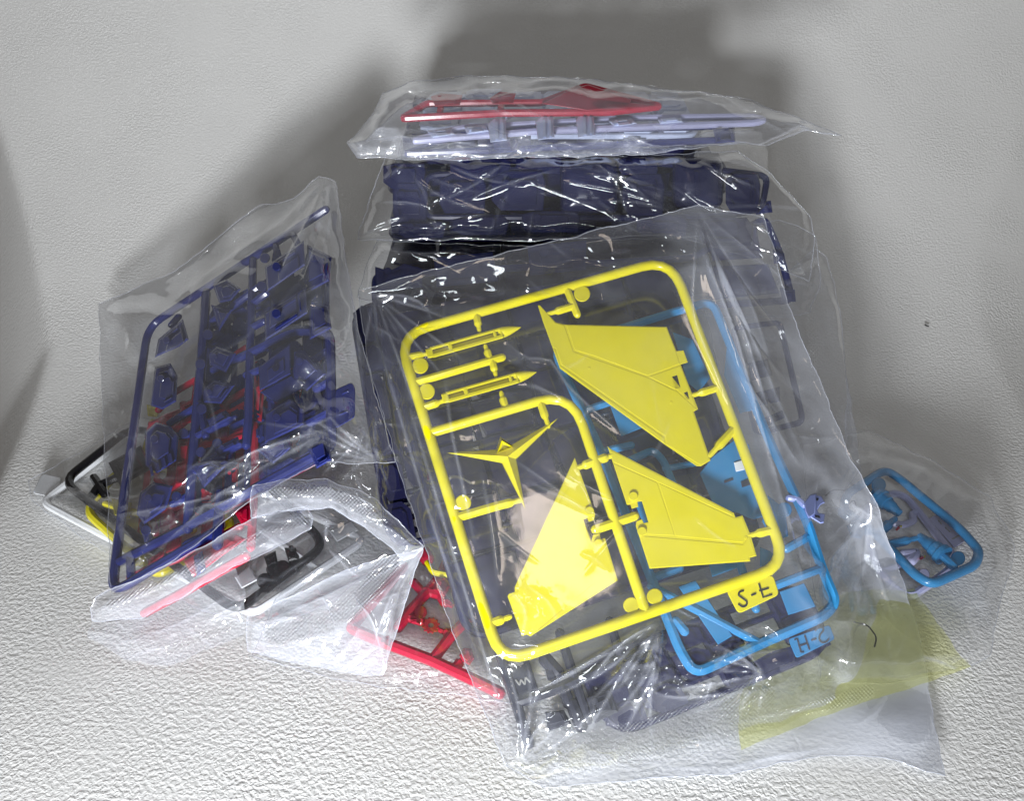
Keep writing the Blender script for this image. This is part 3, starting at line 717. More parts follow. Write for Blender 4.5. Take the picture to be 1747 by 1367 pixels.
# ------------------------------------------------------------------ flat bag at lower left: white, yellow and black sprues
def floor_left():
    s = Sprue('sprue', 'white sprue frame lying lowest at the left edge of the pile', 'sprue', PF, 'white', 0.0, 'sprues in bags', (300, 960))
    f = MB(); s.tube(f, [(72, 858), (230, 735), (622, 922), (432, 1048)], .28, 18, True); s.build(f, 'runner_frame')
    g = MB(); s.tube(g, [(330, 980), (470, 870)], .26); s.tube(g, [(540, 970), (440, 900)], .26); s.build_pieces(g, 'gate_runner')
    s.part('moulded_part', [(560, 905), (600, 888), (612, 905), (575, 925)], -.2, .3, 2); s.part('moulded_part', [(400, 985), (425, 965), (440, 990), (412, 1005)], -.2, .4, 2)
    s.part('number_tab', fillet([(55, 842), (72, 808), (105, 815), (95, 850)], 6, True), -.2, .05, 1)
    s = Sprue('sprue', 'yellow sprue on the sheet under the left bag', 'sprue', PF, 'yellow', .65, 'sprues in bags', (260, 900))
    f = MB(); s.tube(f, [(145, 872), (205, 800), (330, 800), (400, 900), (270, 985)], .30, 24, True); s.build(f, 'runner_frame')
    g = MB(); s.tube(g, [(180, 860), (330, 905)], .26); s.tube(g, [(240, 800), (260, 720)], .26); s.tube(g, [(232, 960), (290, 850)], .26); s.build_pieces(g, 'gate_runner')
    for i, p in enumerate(([(190, 850), (225, 858), (222, 885), (195, 880)], [(238, 905), (262, 900), (275, 930), (245, 945)], [(250, 690), (275, 695), (268, 712), (252, 710)], [(255, 725), (262, 715), (255, 740), (248, 740)])):
        lump(s, p, .3, seed=i + 60)
    s = Sprue('sprue', 'glossy black sprue sticking out on both sides below the left bag', 'sprue', PF, 'black', 1.35, 'sprues in bags', (330, 900))
    f = MB(); s.tube(f, [(107, 822), (225, 728), (420, 790), (556, 930), (404, 1044)], .30, 28, True); s.build(f, 'runner_frame')
    g = MB(); s.tube(g, [(150, 856), (170, 828), (200, 815)], .30); s.gate(g, (505, 970), (497, 935), .34); s.gate(g, (470, 990), (460, 955), .36); s.tube(g, [(160, 815), (180, 845)], .3); s.build_pieces(g, 'gate_runner')
    for c in ((482, 970), (452, 992)):
        d = MB(); s.disc(d, c, 14, -.3, .25); s.build(d, 'ejector_disc')
    lump(s, [(485, 935), (505, 935), (508, 955), (492, 958)], .4, seed=3); lump(s, [(450, 950), (470, 940), (474, 960), (456, 968)], .4, seed=5); lump(s, [(185, 790), (240, 760), (260, 800), (205, 830)], .4, seed=7)
floor_left()
def red_floor():
    s = Sprue('sprue', 'red sprue with gear wheel lying on the sheet between the bags', 'sprue', PF, 'red', .1, 'sprues in bags', (720, 1060))
    f = MB(); r = .35
    s.tube(f, zR([(250, 860), (420, 935), (790, 1075), (1110, 1225), (1260, 1300)]), r); s.tube(f, zR([(800, 1070), (930, 900), (1060, 770), (1150, 660)]), r)
    s.tube(f, zR([(560, 850), (640, 740), (760, 610), (850, 500), (900, 380)]), r); s.tube(f, zR([(240, 850), (420, 640), (600, 430)]), r)
    s.build(f, 'runner_frame'); g = MB()
    s.gate(g, zR([(940, 905)])[0], zR([(845, 870)])[0], .26); s.gate(g, zR([(940, 1140)])[0], zR([(1010, 1060)])[0], .30); s.tube(g, zR([(750, 600), (850, 630), (880, 680)]), .34)
    s.tube(g, zR([(720, 600), (665, 540)]), .3); s.tube(g, zR([(620, 780), (720, 810)]), .28); s.tube(g, zR([(740, 340), (760, 380)]), .5)
    s.build_pieces(g, 'gate_runner')
    d = MB(); c = np.array(zR([(785, 835)])[0]); a = np.linspace(0, 2 * math.pi, 48, endpoint=False); rr = np.where((np.arange(48) // 2) % 2, 15.5, 13)
    s.plate(d, np.stack([c[0] + rr * np.cos(a), c[1] + rr * np.sin(a) * .92], 1), -.25, .3, .8, [np.stack([c[0] + 5 * np.cos(a[::3]), c[1] + 4 * np.sin(a[::3])], 1)]); s.build(d, 'gear_wheel')
    d = MB(); s.disc(d, zR([(715, 745)])[0], 11, -.2, .2); s.build(d, 'ejector_disc')
    lump(s, zR([(980, 1040), (1010, 990), (1065, 995), (1085, 1060), (1050, 1110), (1000, 1080)]), .7, seed=2)
    lump(s, zR([(870, 650), (900, 640), (950, 690), (930, 720), (885, 700)]), .5, seed=3); lump(s, zR([(640, 790), (700, 780), (710, 830), (650, 820)]), .4, seed=4)
    lump(s, zR([(820, 520), (900, 480), (930, 560), (880, 640), (800, 590)]), .6, seed=6)
    lump(s, zR([(420, 935), (500, 900), (515, 1000), (470, 985)]), .3, seed=9)
    s = Sprue('sprue', 'yellow runner scrap beside the red sprue on the sheet', 'sprue', PF, 'yellow', .9, None, (740, 980))
    f = MB(); s.tube(f, zR([(760, 405), (800, 470), (900, 490)]), .2, 5); s.build(f, 'runner_frame')
red_floor()

# ------------------------------------------------------------------ small bag on the right: blue and lavender sprues, clip, lime sheet
def right_small():
    s = Sprue('sprue', 'lavender grey sprue lying under the small blue one at right', 'sprue', PF, 'lav', .0, 'sprues in bags', (1560, 920))
    f = MB(); s.tube(f, zE([(560, 480), (840, 310), (960, 350), (1230, 690), (1420, 930), (1000, 1230), (880, 1180), (700, 980)]), .27, 26, True); s.build(f, 'runner_frame')
    g = MB(); s.tube(g, zE([(1080, 480), (1000, 500), (1030, 560), (930, 600), (850, 580)]), .24, 10); s.tube(g, zE([(720, 1010), (900, 950), (1050, 830)]), .22, 12)
    s.tube(g, zE([(1000, 920), (1060, 840), (930, 850)]), .3, 12); s.build_pieces(g, 'gate_runner')
    d = MB(); s.disc(d, zE([(1110, 1030)])[0], 10, -.2, .2); s.build(d, 'ejector_disc')
    tb = s.part('number_tab', fillet(zE([(1150, 540), (1310, 460), (1530, 700), (1380, 800)]), 3, True), -.2, .1, 1)
    for a in ([(1240, 560), (1265, 590)], [(1360, 720), (1420, 690)], [(1300, 620), (1340, 660)]):
        k = MB(); s.tube(k, zE(a), .05, h=.1, sides=6); s.build(k, 'lettering', 'pale', tb)
    for p, m in ((zE([(858, 640), (885, 605), (905, 620), (875, 650)]), 'red'), (zE([(1070, 890), (1095, 865), (1115, 885), (1080, 908)]), 'red'), (zE([(895, 605), (920, 600), (915, 625)]), 'yellow'), (zE([(1112, 862), (1128, 868), (1115, 890)]), 'yellow')):
        s.part('coloured_tip', p, .0, .45, .5, (), None, m)
    s = Sprue('sprue', 'small sky blue sprue with two nozzles at the right edge', 'sprue', PF, 'blue', .9, 'sprues in bags', (1570, 900))
    f = MB(); s.tube(f, zE([(400, 470), (430, 330), (770, 110), (900, 190), (1440, 640), (1600, 830), (1560, 950), (1180, 1120), (1040, 1040), (660, 640)]), .31, 30, True, sides=10); s.build(f, 'runner_frame')
    g = MB(); s.gate(g, zE([(800, 770)])[0], zE([(1060, 710)])[0], .30); s.gate(g, zE([(700, 680)])[0], zE([(860, 540)])[0], .34); s.tube(g, zE([(1270, 870), (1370, 960)]), .3); s.tube(g, zE([(690, 310), (720, 350)]), .34); s.tube(g, zE([(400, 480), (520, 560), (620, 640)]), .4); s.build_pieces(g, 'gate_runner')
    for c in zE([(715, 245), (1410, 890)]):
        d = MB(); s.disc(d, c, 12.5, -.25, .2); s.build(d, 'ejector_disc')
    for i, (a, b) in enumerate((((1060, 690), (1250, 840)), ((900, 500), (740, 370)))):
        p = np.array(zE([a, b])); ax = p[1] - p[0]; L_ = np.linalg.norm(ax); ax /= L_
        k = MB(); t = np.array([0, .02, .30, .33, .55, .58, .80, .83, 1.0]); pts = p[0] + ax * (t * L_ * 1.2)[:, None]
        k.tube(s.P(pts), s.pl.n, .5, 16, False, np.array([.18, .34, .46, .52, .57, .68, .73, .86, .86]) * .82, caps=False)
        s.build(k, 'nozzle')
    lump(s, zE([(430, 600), (520, 560), (600, 640), (560, 720), (470, 700)]), .3, seed=4)
right_small()
def clip():
    s = Sprue('joint_clip', 'lavender joint clip with two jaws beside the blue sprue', 'clip', PF, 'peri', 6.2, None, (1395, 865))
    b = MB(); s.plate(b, zE([(60, 400), (110, 330), (170, 320), (160, 500), (100, 540), (70, 480)]), -.6, .5, 2); s.build(b, 'body')
    for p in ([(160, 330), (215, 345), (245, 400), (205, 420), (175, 470), (150, 480)], [(100, 520), (165, 440), (190, 490), (245, 500), (235, 575), (205, 585)]):
        b = MB(); s.plate(b, zE(p), -.1, .35, 1.6); s.build(b, 'jaw')
    b = MB(); s.plate(b, zE([(165, 355), (190, 360), (182, 385), (162, 380)]), .3, .37, .3); s.plate(b, zE([(150, 505), (195, 515), (205, 540), (160, 530)]), .3, .37, .3); s.build(b, 'slot', 'smoke')
    b = MB(); s.tube(b, [(1372, 862), (1360, 852), (1345, 850)], .22, 4); s.build(b, 'stem')
    for lab, pts in (('thin black wire looping above the lavender clip', [(250, 340), (300, 290), (380, 285), (440, 300)]), ('thin black wire curl on the lime sheet', None), ('thin black wire under the small blue sprue', [(300, 380), (350, 460), (420, 440), (500, 370), (520, 440)])):
        w_ = Sprue('wire', lab, 'wire', PF, 'black', .9, 'loose wires', (1420, 850)); m = MB()
        P = zE(pts) if pts else [(1456, 1062), (1480, 1066), (1496, 1088), (1492, 1104)]
        w_.tube(m, fillet(P, 14), .045, sides=6)
        o = m.build('wire_strand', 'black', w_.o, w_.org)
clip()
def lime():
    b = bag('lime green clear sheet lying under the front bag at lower right', PF, (1450, 1150)); b.name = 'lime_sheet'; o_org[b.name] = PF.at(np.array([1450, 1150.])); b['category'] = 'plastic sheet'
    film('sheet', b, PF, [(1285, 1120), (1440, 1010), (1560, 1005)], [(1560, 1005), (1605, 1070), (1656, 1140)], [(1262, 1280), (1400, 1225), (1580, 1166), (1656, 1140)], [(1285, 1120), (1260, 1200), (1262, 1280)], H=.35, He=.25, rnd=(6, .03, 90, 8, None), noise=(.12, 110), mat='lime', nu=70, nv=60, seed=77, edge=False)
lime()
m = MB(); s = Sprue('lint_speck', 'tiny dark lint speck on the sheet at right', 'lint', tilt((0, 66, 2.2), 14), 'ink', .1, None, (1581, 556)); s.tube(m, [(1578, 554), (1584, 557)], .06, sides=6); s.build(m, 'fibre')

# ------------------------------------------------------------------ the stack: red and pale sprues on top, navy below
def stack():
    s = Sprue('sprue', 'red sprue lying flat in the topmost bag', 'sprue', PT, 'red', 1.6, 'sprues in bags', (900, 180))
    f = MB(); s.tube(f, zS([(215, 207), (300, 155), (700, 152), (850, 95), (1110, 165), (930, 185), (560, 188)]), .28, 6, True); s.tube(f, zS([(345, 190), (352, 155)]), .26); s.tube(f, zS([(555, 185), (560, 150)]), .26); s.build(f, 'runner_frame')
    for i, p in enumerate(([(315, 130), (350, 118), (425, 125), (415, 160), (330, 165)], [(520, 135), (555, 112), (610, 118), (600, 155), (530, 158)], [(700, 155), (780, 115), (860, 88), (1010, 140), (1000, 165), (860, 180)], [(860, 150), (900, 140), (1090, 160), (900, 175)])):
        lump(s, zS(p), .5, seed=i, ch=1.2, details=i < 2)
    s = Sprue('sprue', 'pale lavender clear sprue along the front of the topmost bag', 'sprue', PT, 'lav', .5, 'sprues in bags', (1000, 220))
    f = MB(); s.tube(f, zS([(250, 285), (700, 250), (1440, 222), (1475, 212), (1430, 200), (1000, 205), (420, 240)]), .26, 8, True); s.build(f, 'runner_frame')
    for i, x in enumerate((545, 710, 850)):
        y = 268 - i * 8
        p = s.part('stub_block', zS([(x - 33, y - 42), (x - 12, y - 62), (x + 28, y - 60), (x + 34, y + 14), (x - 24, y + 22)]), -.3, .9, 1.2, (), None, 'icy')
        s.part('rib', zS([(x - 8, y - 50), (x + 2, y - 50), (x + 4, y + 10), (x - 6, y + 12)]), .88, 1.15, .4, (), p, 'icy')
        s.part('rib', zS([(x + 14, y - 50), (x + 22, y - 50), (x + 24, y + 8), (x + 16, y + 8)]), .88, 1.15, .4, (), p, 'icy')
    for i, p in enumerate(([(300, 250), (380, 240), (400, 262), (320, 275)], [(930, 215), (1010, 205), (1030, 225), (950, 235)], [(1100, 210), (1180, 203), (1190, 220), (1110, 226)], [(430, 235), (500, 228), (520, 252), (440, 262)])): lump(s, zS(p), .4, mat='icy', seed=i)
    gen_sprue('pale clear sprue added at the back of the topmost bag to block light', [(-7.5, 66.5, 19.5), (15, 66.5, 19.5), (15, 76, 20.1), (-7.5, 76, 20.1)], 'icy', 17, 7, 3, .24, .8, 1.0, big=True)  # pale bits belong here; the bulk is added to close a lit shadow stripe
    s = Sprue('sprue', 'navy sprue under the pale one in the topmost bag', 'sprue', PT, 'navy', -.5, 'sprues in bags', (1000, 250))
    f = MB(); s.tube(f, [(690, 262), (1240, 238), (1250, 215), (800, 225)], .26, 6, True); s.build(f, 'runner_frame')
    lump(s, [(1215, 215), (1252, 212), (1255, 242), (1222, 244)], .5, seed=3); lump(s, [(830, 235), (880, 232), (885, 258), (835, 262)], .5, seed=4)
    # second bag: front slope parts traced, bulk behind
    s = Sprue('sprue', 'dark navy sprue with rounded domes in the second bag of the stack', 'sprue', P2, 'mnavy', -.6, 'sprues in bags', (960, 340))
    f = MB(); s.tube(f, [(728, 300), (722, 350), (730, 371), (980, 372), (1120, 372), (1240, 368), (1300, 355), (1310, 300), (1100, 275)], .27, 16, True); s.build(f, 'runner_frame')
    for i, (x, y, rx, ry) in enumerate(((1005, 318, 50, 46), (1190, 312, 44, 44), (885, 325, 46, 34), (790, 330, 40, 34), (1098, 332, 36, 36), (940, 378, 50, 18), (700, 345, 30, 36), (1268, 330, 30, 34), (690, 300, 36, 22), (820, 285, 52, 18), (920, 280, 40, 16), (1090, 282, 34, 16), (1130, 385, 44, 18), (820, 385, 48, 16), (1240, 395, 46, 24), (720, 392, 40, 14))):
        if i >= 2:
            jx, jy = (i * 37 % 11 - 5) * .8, (i * 53 % 9 - 4) * .7
            lump(s, [(x - rx, y - ry * .7 + jy), (x - rx * .5, y - ry), (x + rx * .8 + jx, y - ry), (x + rx, y - ry * .4), (x + rx * .9, y + ry), (x - rx * .7 + jx, y + ry), (x - rx, y + ry * .5)], .25 + (i * 37 % 10) * .07, 'armour_part', 2.2, -.6, seed=i + 200)
            continue
        k = MB(); a = np.linspace(0, 2 * math.pi, 22, endpoint=False); pz = [(1.0, -.4), (1.0, .5), (.92, 1.0), (.75, 1.35), (.4, 1.6)] if i < 2 else [(1.0, -.6), (1.0, .2 + (i * 37 % 10) * .05), (.86, .6 + (i * 37 % 10) * .06), (.5, .75 + (i * 37 % 10) * .07)]
        V = np.vstack([s.P(np.stack([x + rx * q * np.sign(np.cos(a)) * np.abs(np.cos(a)) ** (.22 + (i * 53 % 7) * .06), y + ry * q * np.sign(np.sin(a)) * np.abs(np.sin(a)) ** (.22 + (i * 29 % 7) * .06)], 1), hh) for q, hh in pz]); F = []
        for r_ in range(len(pz) - 1):
            for j in range(22): F.append((r_ * 22 + j, r_ * 22 + (j + 1) % 22, (r_ + 1) * 22 + (j + 1) % 22, (r_ + 1) * 22 + j))
        F.append(tuple((len(pz) - 1) * 22 + j for j in range(22))); k.add(V, F); d = s.build(k, 'domed_part' if i < 2 else 'armour_part', angle=50)
        if i < 5 or i % 3 == 0: s.part('rib', [(x - 6, y - ry * .45), (x + 2, y - ry * .45), (x + 4, y + ry * .5), (x - 3, y + ry * .5)], .4, 1.75 if i < 2 else 1.25, .8, (), d)
    def hz(x0, x1, y0, y1, z, dz=0): return [(x0, y0, z), (x1, y0, z), (x1, y1, z + dz), (x0, y1, z + dz)]
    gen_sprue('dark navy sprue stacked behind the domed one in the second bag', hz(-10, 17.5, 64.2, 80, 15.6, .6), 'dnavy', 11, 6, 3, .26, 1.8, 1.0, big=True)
    gen_sprue('added dark navy sprue under the topmost bag blocking light through the stack', hz(-9, 15, 65, 79, 18.0, .5), 'dnavy', 15, 7, 3, .26, 1.7, 1.0, big=True)  # added filler: closes the gap so the stack throws a solid shadow
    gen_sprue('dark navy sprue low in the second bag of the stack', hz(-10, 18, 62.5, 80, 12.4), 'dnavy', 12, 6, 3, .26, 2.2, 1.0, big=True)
    # third bag
    s = Sprue('sprue', 'navy sprue with rounded corners peeking right of the front bag', 'sprue', P3, 'navy', -.3, 'sprues in bags', (1260, 450))
    f = MB(); s.tube(f, [(640, 470), (1180, 440), (1305, 372), (1330, 430), (1352, 512), (1200, 522), (900, 540), (640, 520)], .3, 14, True); s.build(f, 'runner_frame')
    for i, p in enumerate(([(1210, 395), (1290, 385), (1300, 440), (1215, 445)], [(1205, 455), (1310, 450), (1330, 500), (1212, 512)], [(1285, 345), (1315, 342), (1318, 362), (1290, 366)], [(1318, 425), (1338, 432), (1340, 448), (1320, 450)], [(1330, 490), (1356, 494), (1358, 515), (1335, 515)],
                           [(640, 455), (665, 462), (690, 450), (720, 458), (720, 490), (640, 500)], [(740, 440), (840, 430), (850, 480), (745, 490)], [(900, 420), (1000, 410), (1000, 460), (905, 470)])): lump(s, p, .6, seed=i + 80)
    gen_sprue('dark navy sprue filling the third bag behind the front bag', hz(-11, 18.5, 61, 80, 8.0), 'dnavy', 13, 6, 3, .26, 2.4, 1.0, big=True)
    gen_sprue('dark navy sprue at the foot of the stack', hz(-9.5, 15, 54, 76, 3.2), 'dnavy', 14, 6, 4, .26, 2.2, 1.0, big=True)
    s = Sprue('sprue', 'small navy sprue seen dimly through the hanging bag end at right', 'sprue', P4, 'navy', -.8, 'sprues in bags', (1320, 700))
    f = MB(); s.tube(f, [(1250, 560), (1330, 550), (1370, 720), (1290, 740)], .24, 12, True); s.build(f, 'runner_frame')
    for i, p in enumerate(([(1300, 715), (1335, 700), (1340, 712), (1305, 730)], [(1275, 620), (1310, 612), (1318, 640), (1282, 650)], [(1290, 670), (1330, 660), (1332, 685), (1296, 692)])): lump(s, p, .3, seed=i)
stack()

# ------------------------------------------------------------------ the bags
# big front bag
b = bag('large clear bag leaning in front with the yellow and blue sprues', PY, (1100, 1290), 'clear bags of the pile')
yt, yr = [(612, 497), (700, 470), (860, 432), (1090, 375), (1190, 352), (1305, 372)], [(1305, 372), (1345, 520), (1450, 780), (1490, 850), (1560, 1050), (1612, 1325)]
yb, yl = [(862, 1308), (930, 1345), (1100, 1330), (1230, 1322), (1400, 1290), (1500, 1292), (1612, 1325)], [(612, 497), (628, 620), (690, 830), (770, 1070), (862, 1308)]
KNEE = [(860, 1330), (940, 1282), (1040, 1258), (1130, 1242), (1240, 1222), (1330, 1196), (1420, 1140), (1446, 1060), (1426, 1000), (1382, 900), (1352, 800), (1330, 640), (1315, 480), (1300, 300), (500, 300), (500, 1330)]
def inside(G, poly):
    X, Y = G[..., 0], G[..., 1]; r = np.zeros(X.shape, bool)
    for (x0, y0), (x1, y1) in zip(poly, poly[1:] + poly[:1]):
        if y0 == y1: continue
        r ^= ((y0 > Y) != (y1 > Y)) & (X < (x1 - x0) * (Y - y0) / (y1 - y0) + x0)
    return r
def drape(G, h, pts):
    """beyond the contents the film falls steeply to the sheet (below) or to the bag underneath (right)"""
    d, _ = polydist(G, KNEE[:14]); d = np.where(inside(G, KNEE), -d, d)
    wob = perlin(G[..., 0] / 60, G[..., 1] / 60, 91) * 26
    t = sstep((d + 62 + wob) / 130)
    low = sstep((G[..., 1] - 820) / 260)
    tgt = PY.at(G, h - 2.2) * (1 - low[..., None]) + PF.at(G, .0 + .25 * perlin(G[..., 0] / 90, G[..., 1] / 70, 92)) * low[..., None]
    return pts * (1 - t[..., None]) + tgt * t[..., None]
front_creases = [
    ([(1188, 362), (1200, 440), (1240, 530), (1262, 600), (1290, 700), (1320, 800), (1350, 900)], .24, 4), ([(1195, 380), (1235, 470), (1290, 590), (1330, 690), (1372, 780)], .24, 4), ([(1190, 365), (1215, 470), (1250, 560), (1280, 650)], .2, 4),
    ([(1262, 640), (1300, 690), (1340, 760), (1362, 792)], .22, 6), ([(640, 505), (690, 503), (728, 522), (736, 545)], .16, 6), ([(642, 508), (660, 560), (690, 640), (705, 690)], .20, 6), ([(636, 555), (685, 585)], .14, 5),
    ([(870, 590), (900, 615), (940, 610), (960, 650), (1000, 690), (1060, 740)], .12, 6), ([(905, 655), (960, 680)], .10, 5), ([(1125, 1060), (1080, 1120), (1030, 1200), (980, 1290)], .7, 26), ([(1120, 1075), (1110, 1160), (1060, 1260)], .5, 16),
    ([(880, 1190), (960, 1160), (1030, 1118), (1100, 1095)], .14, 6), ([(1250, 1090), (1210, 1160), (1195, 1215)], .2, 6), ([(1100, 1180), (1150, 1195), (1220, 1190), (1330, 1175)], .3, 14), ([(1200, 1170), (1260, 1120), (1340, 1110)], .35, 18),
    ([(760, 650), (770, 740), (790, 830), (810, 930)], .14, 18), ([(820, 800), (840, 900), (850, 1000)], .10, 6), ([(900, 820), (960, 850), (1030, 885)], .10, 6), ([(880, 785), (900, 800), (1000, 870)], .08, 5), ([(870, 1010), (900, 1040), (890, 1090)], .14, 8),
    ([(900, 1000), (940, 1030), (950, 1060)], .12, 7), ([(1205, 1330), (1260, 1305), (1330, 1290), (1420, 1275)], .2, 9), ([(1230, 1240), (1350, 1215), (1470, 1175)], .25, 14), ([(1325, 830), (1350, 900), (1372, 1000)], .14, 5), ([(1428, 1040), (1440, 1010)], .12, 4),
    ([(1400, 810), (1385, 860), (1400, 920)], .2, 6), ([(1450, 860), (1490, 890), (1530, 870)], .15, 6), ([(700, 700), (760, 900), (830, 1130), (880, 1290)], .15, 8), ([(650, 600), (720, 840), (800, 1080)], -.15, 10)]
front_creases += fan(1128, 1058, 95, 150, 9, 120, 260, .3, 7, 1) + fan(1190, 356, 50, 80, 7, 200, 480, .22, 5, 2) + fan(640, 505, 20, 95, 6, 60, 200, .14, 4, 3) + fan(1300, 1150, 100, 230, 9, 60, 180, .3, 6, 4) + fan(890, 1300, -100, -20, 7, 60, 200, .2, 5, 5) + fan(1480, 860, 60, 140, 6, 80, 220, .18, 5, 6)
film('front_film', b, PY, yt, yr, yb, yl, H=1.75, He=.85, fall=105, creases=front_creases, rnd=(70, .07, 120, 4, None), noise=(.03, 130), fine=.25, crumple=((1260, 1165, 140, 46, .6, 50), (1120, 1140, 70, 50, .4, 40), (900, 1050, 40, 40, .12, 22), (780, 690, 40, 60, .08, 24), (960, 1250, 90, 40, .3, 36), (1480, 890, 60, 60, .2, 30)), nu=280, nv=370, seed=3, drape=drape, bumps=((1120, 1080, 60, .5), (1010, 1280, 60, .5), (1245, 400, 100, 1.5)),
     seals=(([(980, 1285), (1100, 1262), (1190, 1232), (1290, 1195)], 34), ([(1230, 1250), (1400, 1205), (1480, 1180)], 14)),
     wh=.2, milk=lambda G: (1 - .85 * np.exp(-((G[..., 0] - 1400) / 55) ** 2 - ((G[..., 1] - 868) / 50) ** 2)) * .14 * sstep((G[..., 0] - 1150 - (G[..., 1] - 500) * .36) / 50) + (.12 + .16 * sstep((G[..., 1] - 1080) / 120)) * sstep((np.where(inside(G, KNEE), -1, 1) * polydist(G, KNEE[:10])[0] - 5) / 70) * sstep((G[..., 1] - 700) / 250))
film('back_film', b, PY, yt, yr, yb, yl, H=-.9, He=.15, fall=60, rnd=(20, .08, 110, 6, None), noise=(.04, 120), fine=.2, wh=0, nu=110, nv=140, seed=4, edge=False, drape=drape, mat='filmq')
# tilted left bag
b = bag('clear bag tilted up on the left with navy and red sprues', PL, (350, 1000), 'clear bags of the pile')
lt, lr = [(168, 520), (300, 462), (440, 352), (500, 340), (545, 300), (572, 308)], [(572, 308), (590, 440), (612, 560), (645, 690), (674, 790)]
lb, ll = [(190, 1012), (300, 955), (430, 850), (540, 790), (668, 790)], [(168, 520), (175, 700), (190, 1012)]
film('front_film', b, PL, lt, lr, lb, ll, H=2.1, He=.7, fall=90, nu=150, nv=190, seed=9, rnd=(55, .10, 150, 5, 2.5), noise=(.09, 100), fine=.6, mat='filmq', milk=lambda G: .075 * sstep((760 - G[..., 1]) / 300),
     creases=[([(262, 580), (240, 720), (215, 900)], .3, 12), ([(340, 820), (430, 775), (560, 735)], .25, 10), ([(250, 960), (360, 860), (450, 800), (560, 740)], .3, 7), ([(600, 420), (610, 560), (625, 700)], .3, 9), ([(440, 720), (520, 735), (600, 700)], .2, 10), ([(540, 310), (500, 370), (400, 440), (300, 510)], .25, 10)] + fan(436, 832, 110, 170, 8, 100, 280, .25, 5, 8) + fan(560, 305, 95, 150, 6, 80, 260, .2, 5, 9) + fan(650, 790, 180, 260, 8, 60, 170, .25, 5, 10))
film('back_film', b, PL, lt, lr, lb, ll, H=-1.2, He=.1, fall=50, nu=80, nv=100, seed=10, noise=(.05, 100), fine=.3, wh=0, rnd=(12, .08, 120, 7, None), edge=False, mat='filmq', zmin=.3)
# its folded lower end: two milky flaps
PG = tilt((-17, 30.6, .3), 52, -8)
film('folded_flap', b, PG, [(164, 1018), (300, 958), (430, 885), (525, 862)], [(525, 862), (535, 885), (530, 905)], [(158, 1062), (245, 1054), (400, 968), (530, 905)], [(164, 1018), (154, 1040), (158, 1062)],
     H=2.2, He=1.5, fall=18, nu=110, nv=36, seed=12, rnd=(14, .10, 110, 6, 2.6), noise=(.12, 70), mat='flap', seals=(([(190, 1030), (400, 940), (520, 885)], 12),), creases=[([(170, 1040), (250, 1010), (400, 930), (500, 880)], .3, 8)])
film('bag_end', b, PG, [(158, 1062), (245, 1054), (330, 1008), (400, 968)], [(400, 968), (420, 1010), (415, 1085)], [(150, 1085), (215, 1128), (285, 1138), (415, 1085)], [(158, 1062), (150, 1075), (150, 1085)],
     H=1.4, He=.9, fall=22, nu=90, nv=50, seed=15, rnd=(20, .12, 90, 7, 2.6), noise=(.2, 60), edge=False, mat='film2', crumple=((200, 1085, 60, 40, .25, 26), (370, 1070, 50, 30, .25, 24)), seals=(([(290, 1110), (400, 1065)], 9),), creases=[([(200, 1100), (300, 1070), (400, 1010)], .3, 9)])
film('folded_flap', b, PG, [(432, 830), (480, 818), (560, 820), (640, 850), (722, 932)], [(722, 932), (706, 948), (690, 955)], [(428, 886), (480, 872), (560, 866), (625, 900), (690, 955)], [(432, 830), (428, 860), (428, 886)],
     H=2.7, He=2.0, fall=18, nu=110, nv=40, seed=13, rnd=(14, .12, 100, 6, .3), noise=(.2, 60), mat='flap', seals=(([(470, 835), (560, 838), (650, 880)], 13),), crumple=((450, 840, 30, 24, .3, 20), (620, 880, 40, 24, .25, 22)))
film('bag_end', b, PG, [(428, 886), (480, 872), (560, 866), (625, 900), (690, 955)], [(690, 955), (640, 975), (600, 985)], [(422, 1052), (500, 1018), (560, 990), (600, 985)], [(428, 886), (424, 960), (422, 1052)],
     H=2.3, He=1.9, fall=25, nu=90, nv=70, seed=16, rnd=(12, .08, 100, 5, 2.6), noise=(.08, 80), mat='filmc', edge=False, creases=[([(430, 880), (480, 895), (525, 868)], .3, 5), ([(560, 880), (556, 925)], .25, 5), ([(560, 935), (600, 975), (625, 1000)], .2, 5), ([(400, 1055), (480, 1020), (560, 960)], .2, 6)])
film('folded_flap', b, PG, [(422, 1052), (500, 1016), (600, 968), (722, 934)], [(722, 934), (690, 1030), (655, 1152)], [(425, 1112), (500, 1130), (600, 1150), (655, 1152)], [(422, 1052), (418, 1080), (425, 1112)],
     H=2.2, He=1.5, fall=25, nu=120, nv=80, seed=17, rnd=(18, .12, 110, 7, 2.6), noise=(.2, 80), mat='film2', seals=(([(470, 1085), (560, 1062), (630, 1010), (665, 960)], 22),), milk=lambda G: .10 + .14 * sstep((1060 - G[..., 1] + (G[..., 0] - 420) * -.35) / 40),
     creases=[*fan(722, 936, 100, 175, 9, 120, 280, .3, 6, 7), ([(720, 936), (640, 975), (560, 1015), (430, 1070)], .4, 10), ([(722, 936), (680, 1010), (655, 1150)], .4, 12), ([(600, 1010), (640, 1060), (652, 1120)], .3, 9)])
PS = tilt((-10.2, 37.0, 7.5), 40, 6)
film('side_bulge', b, PS, [(548, 742), (600, 700), (640, 688)], [(640, 688), (668, 760), (676, 830), (664, 892)], [(500, 850), (560, 868), (620, 892), (664, 892)], [(548, 742), (520, 800), (500, 850)], H=2.4, He=1.2, fall=30, nu=90, nv=100, seed=14, rnd=(16, .14, 80, 6, None), noise=(.12, 50), edge=False, mat='filmc', crumple=((590, 800, 50, 45, .34, 40),), creases=fan(640, 700, 80, 130, 6, 80, 180, .25, 6, 11))
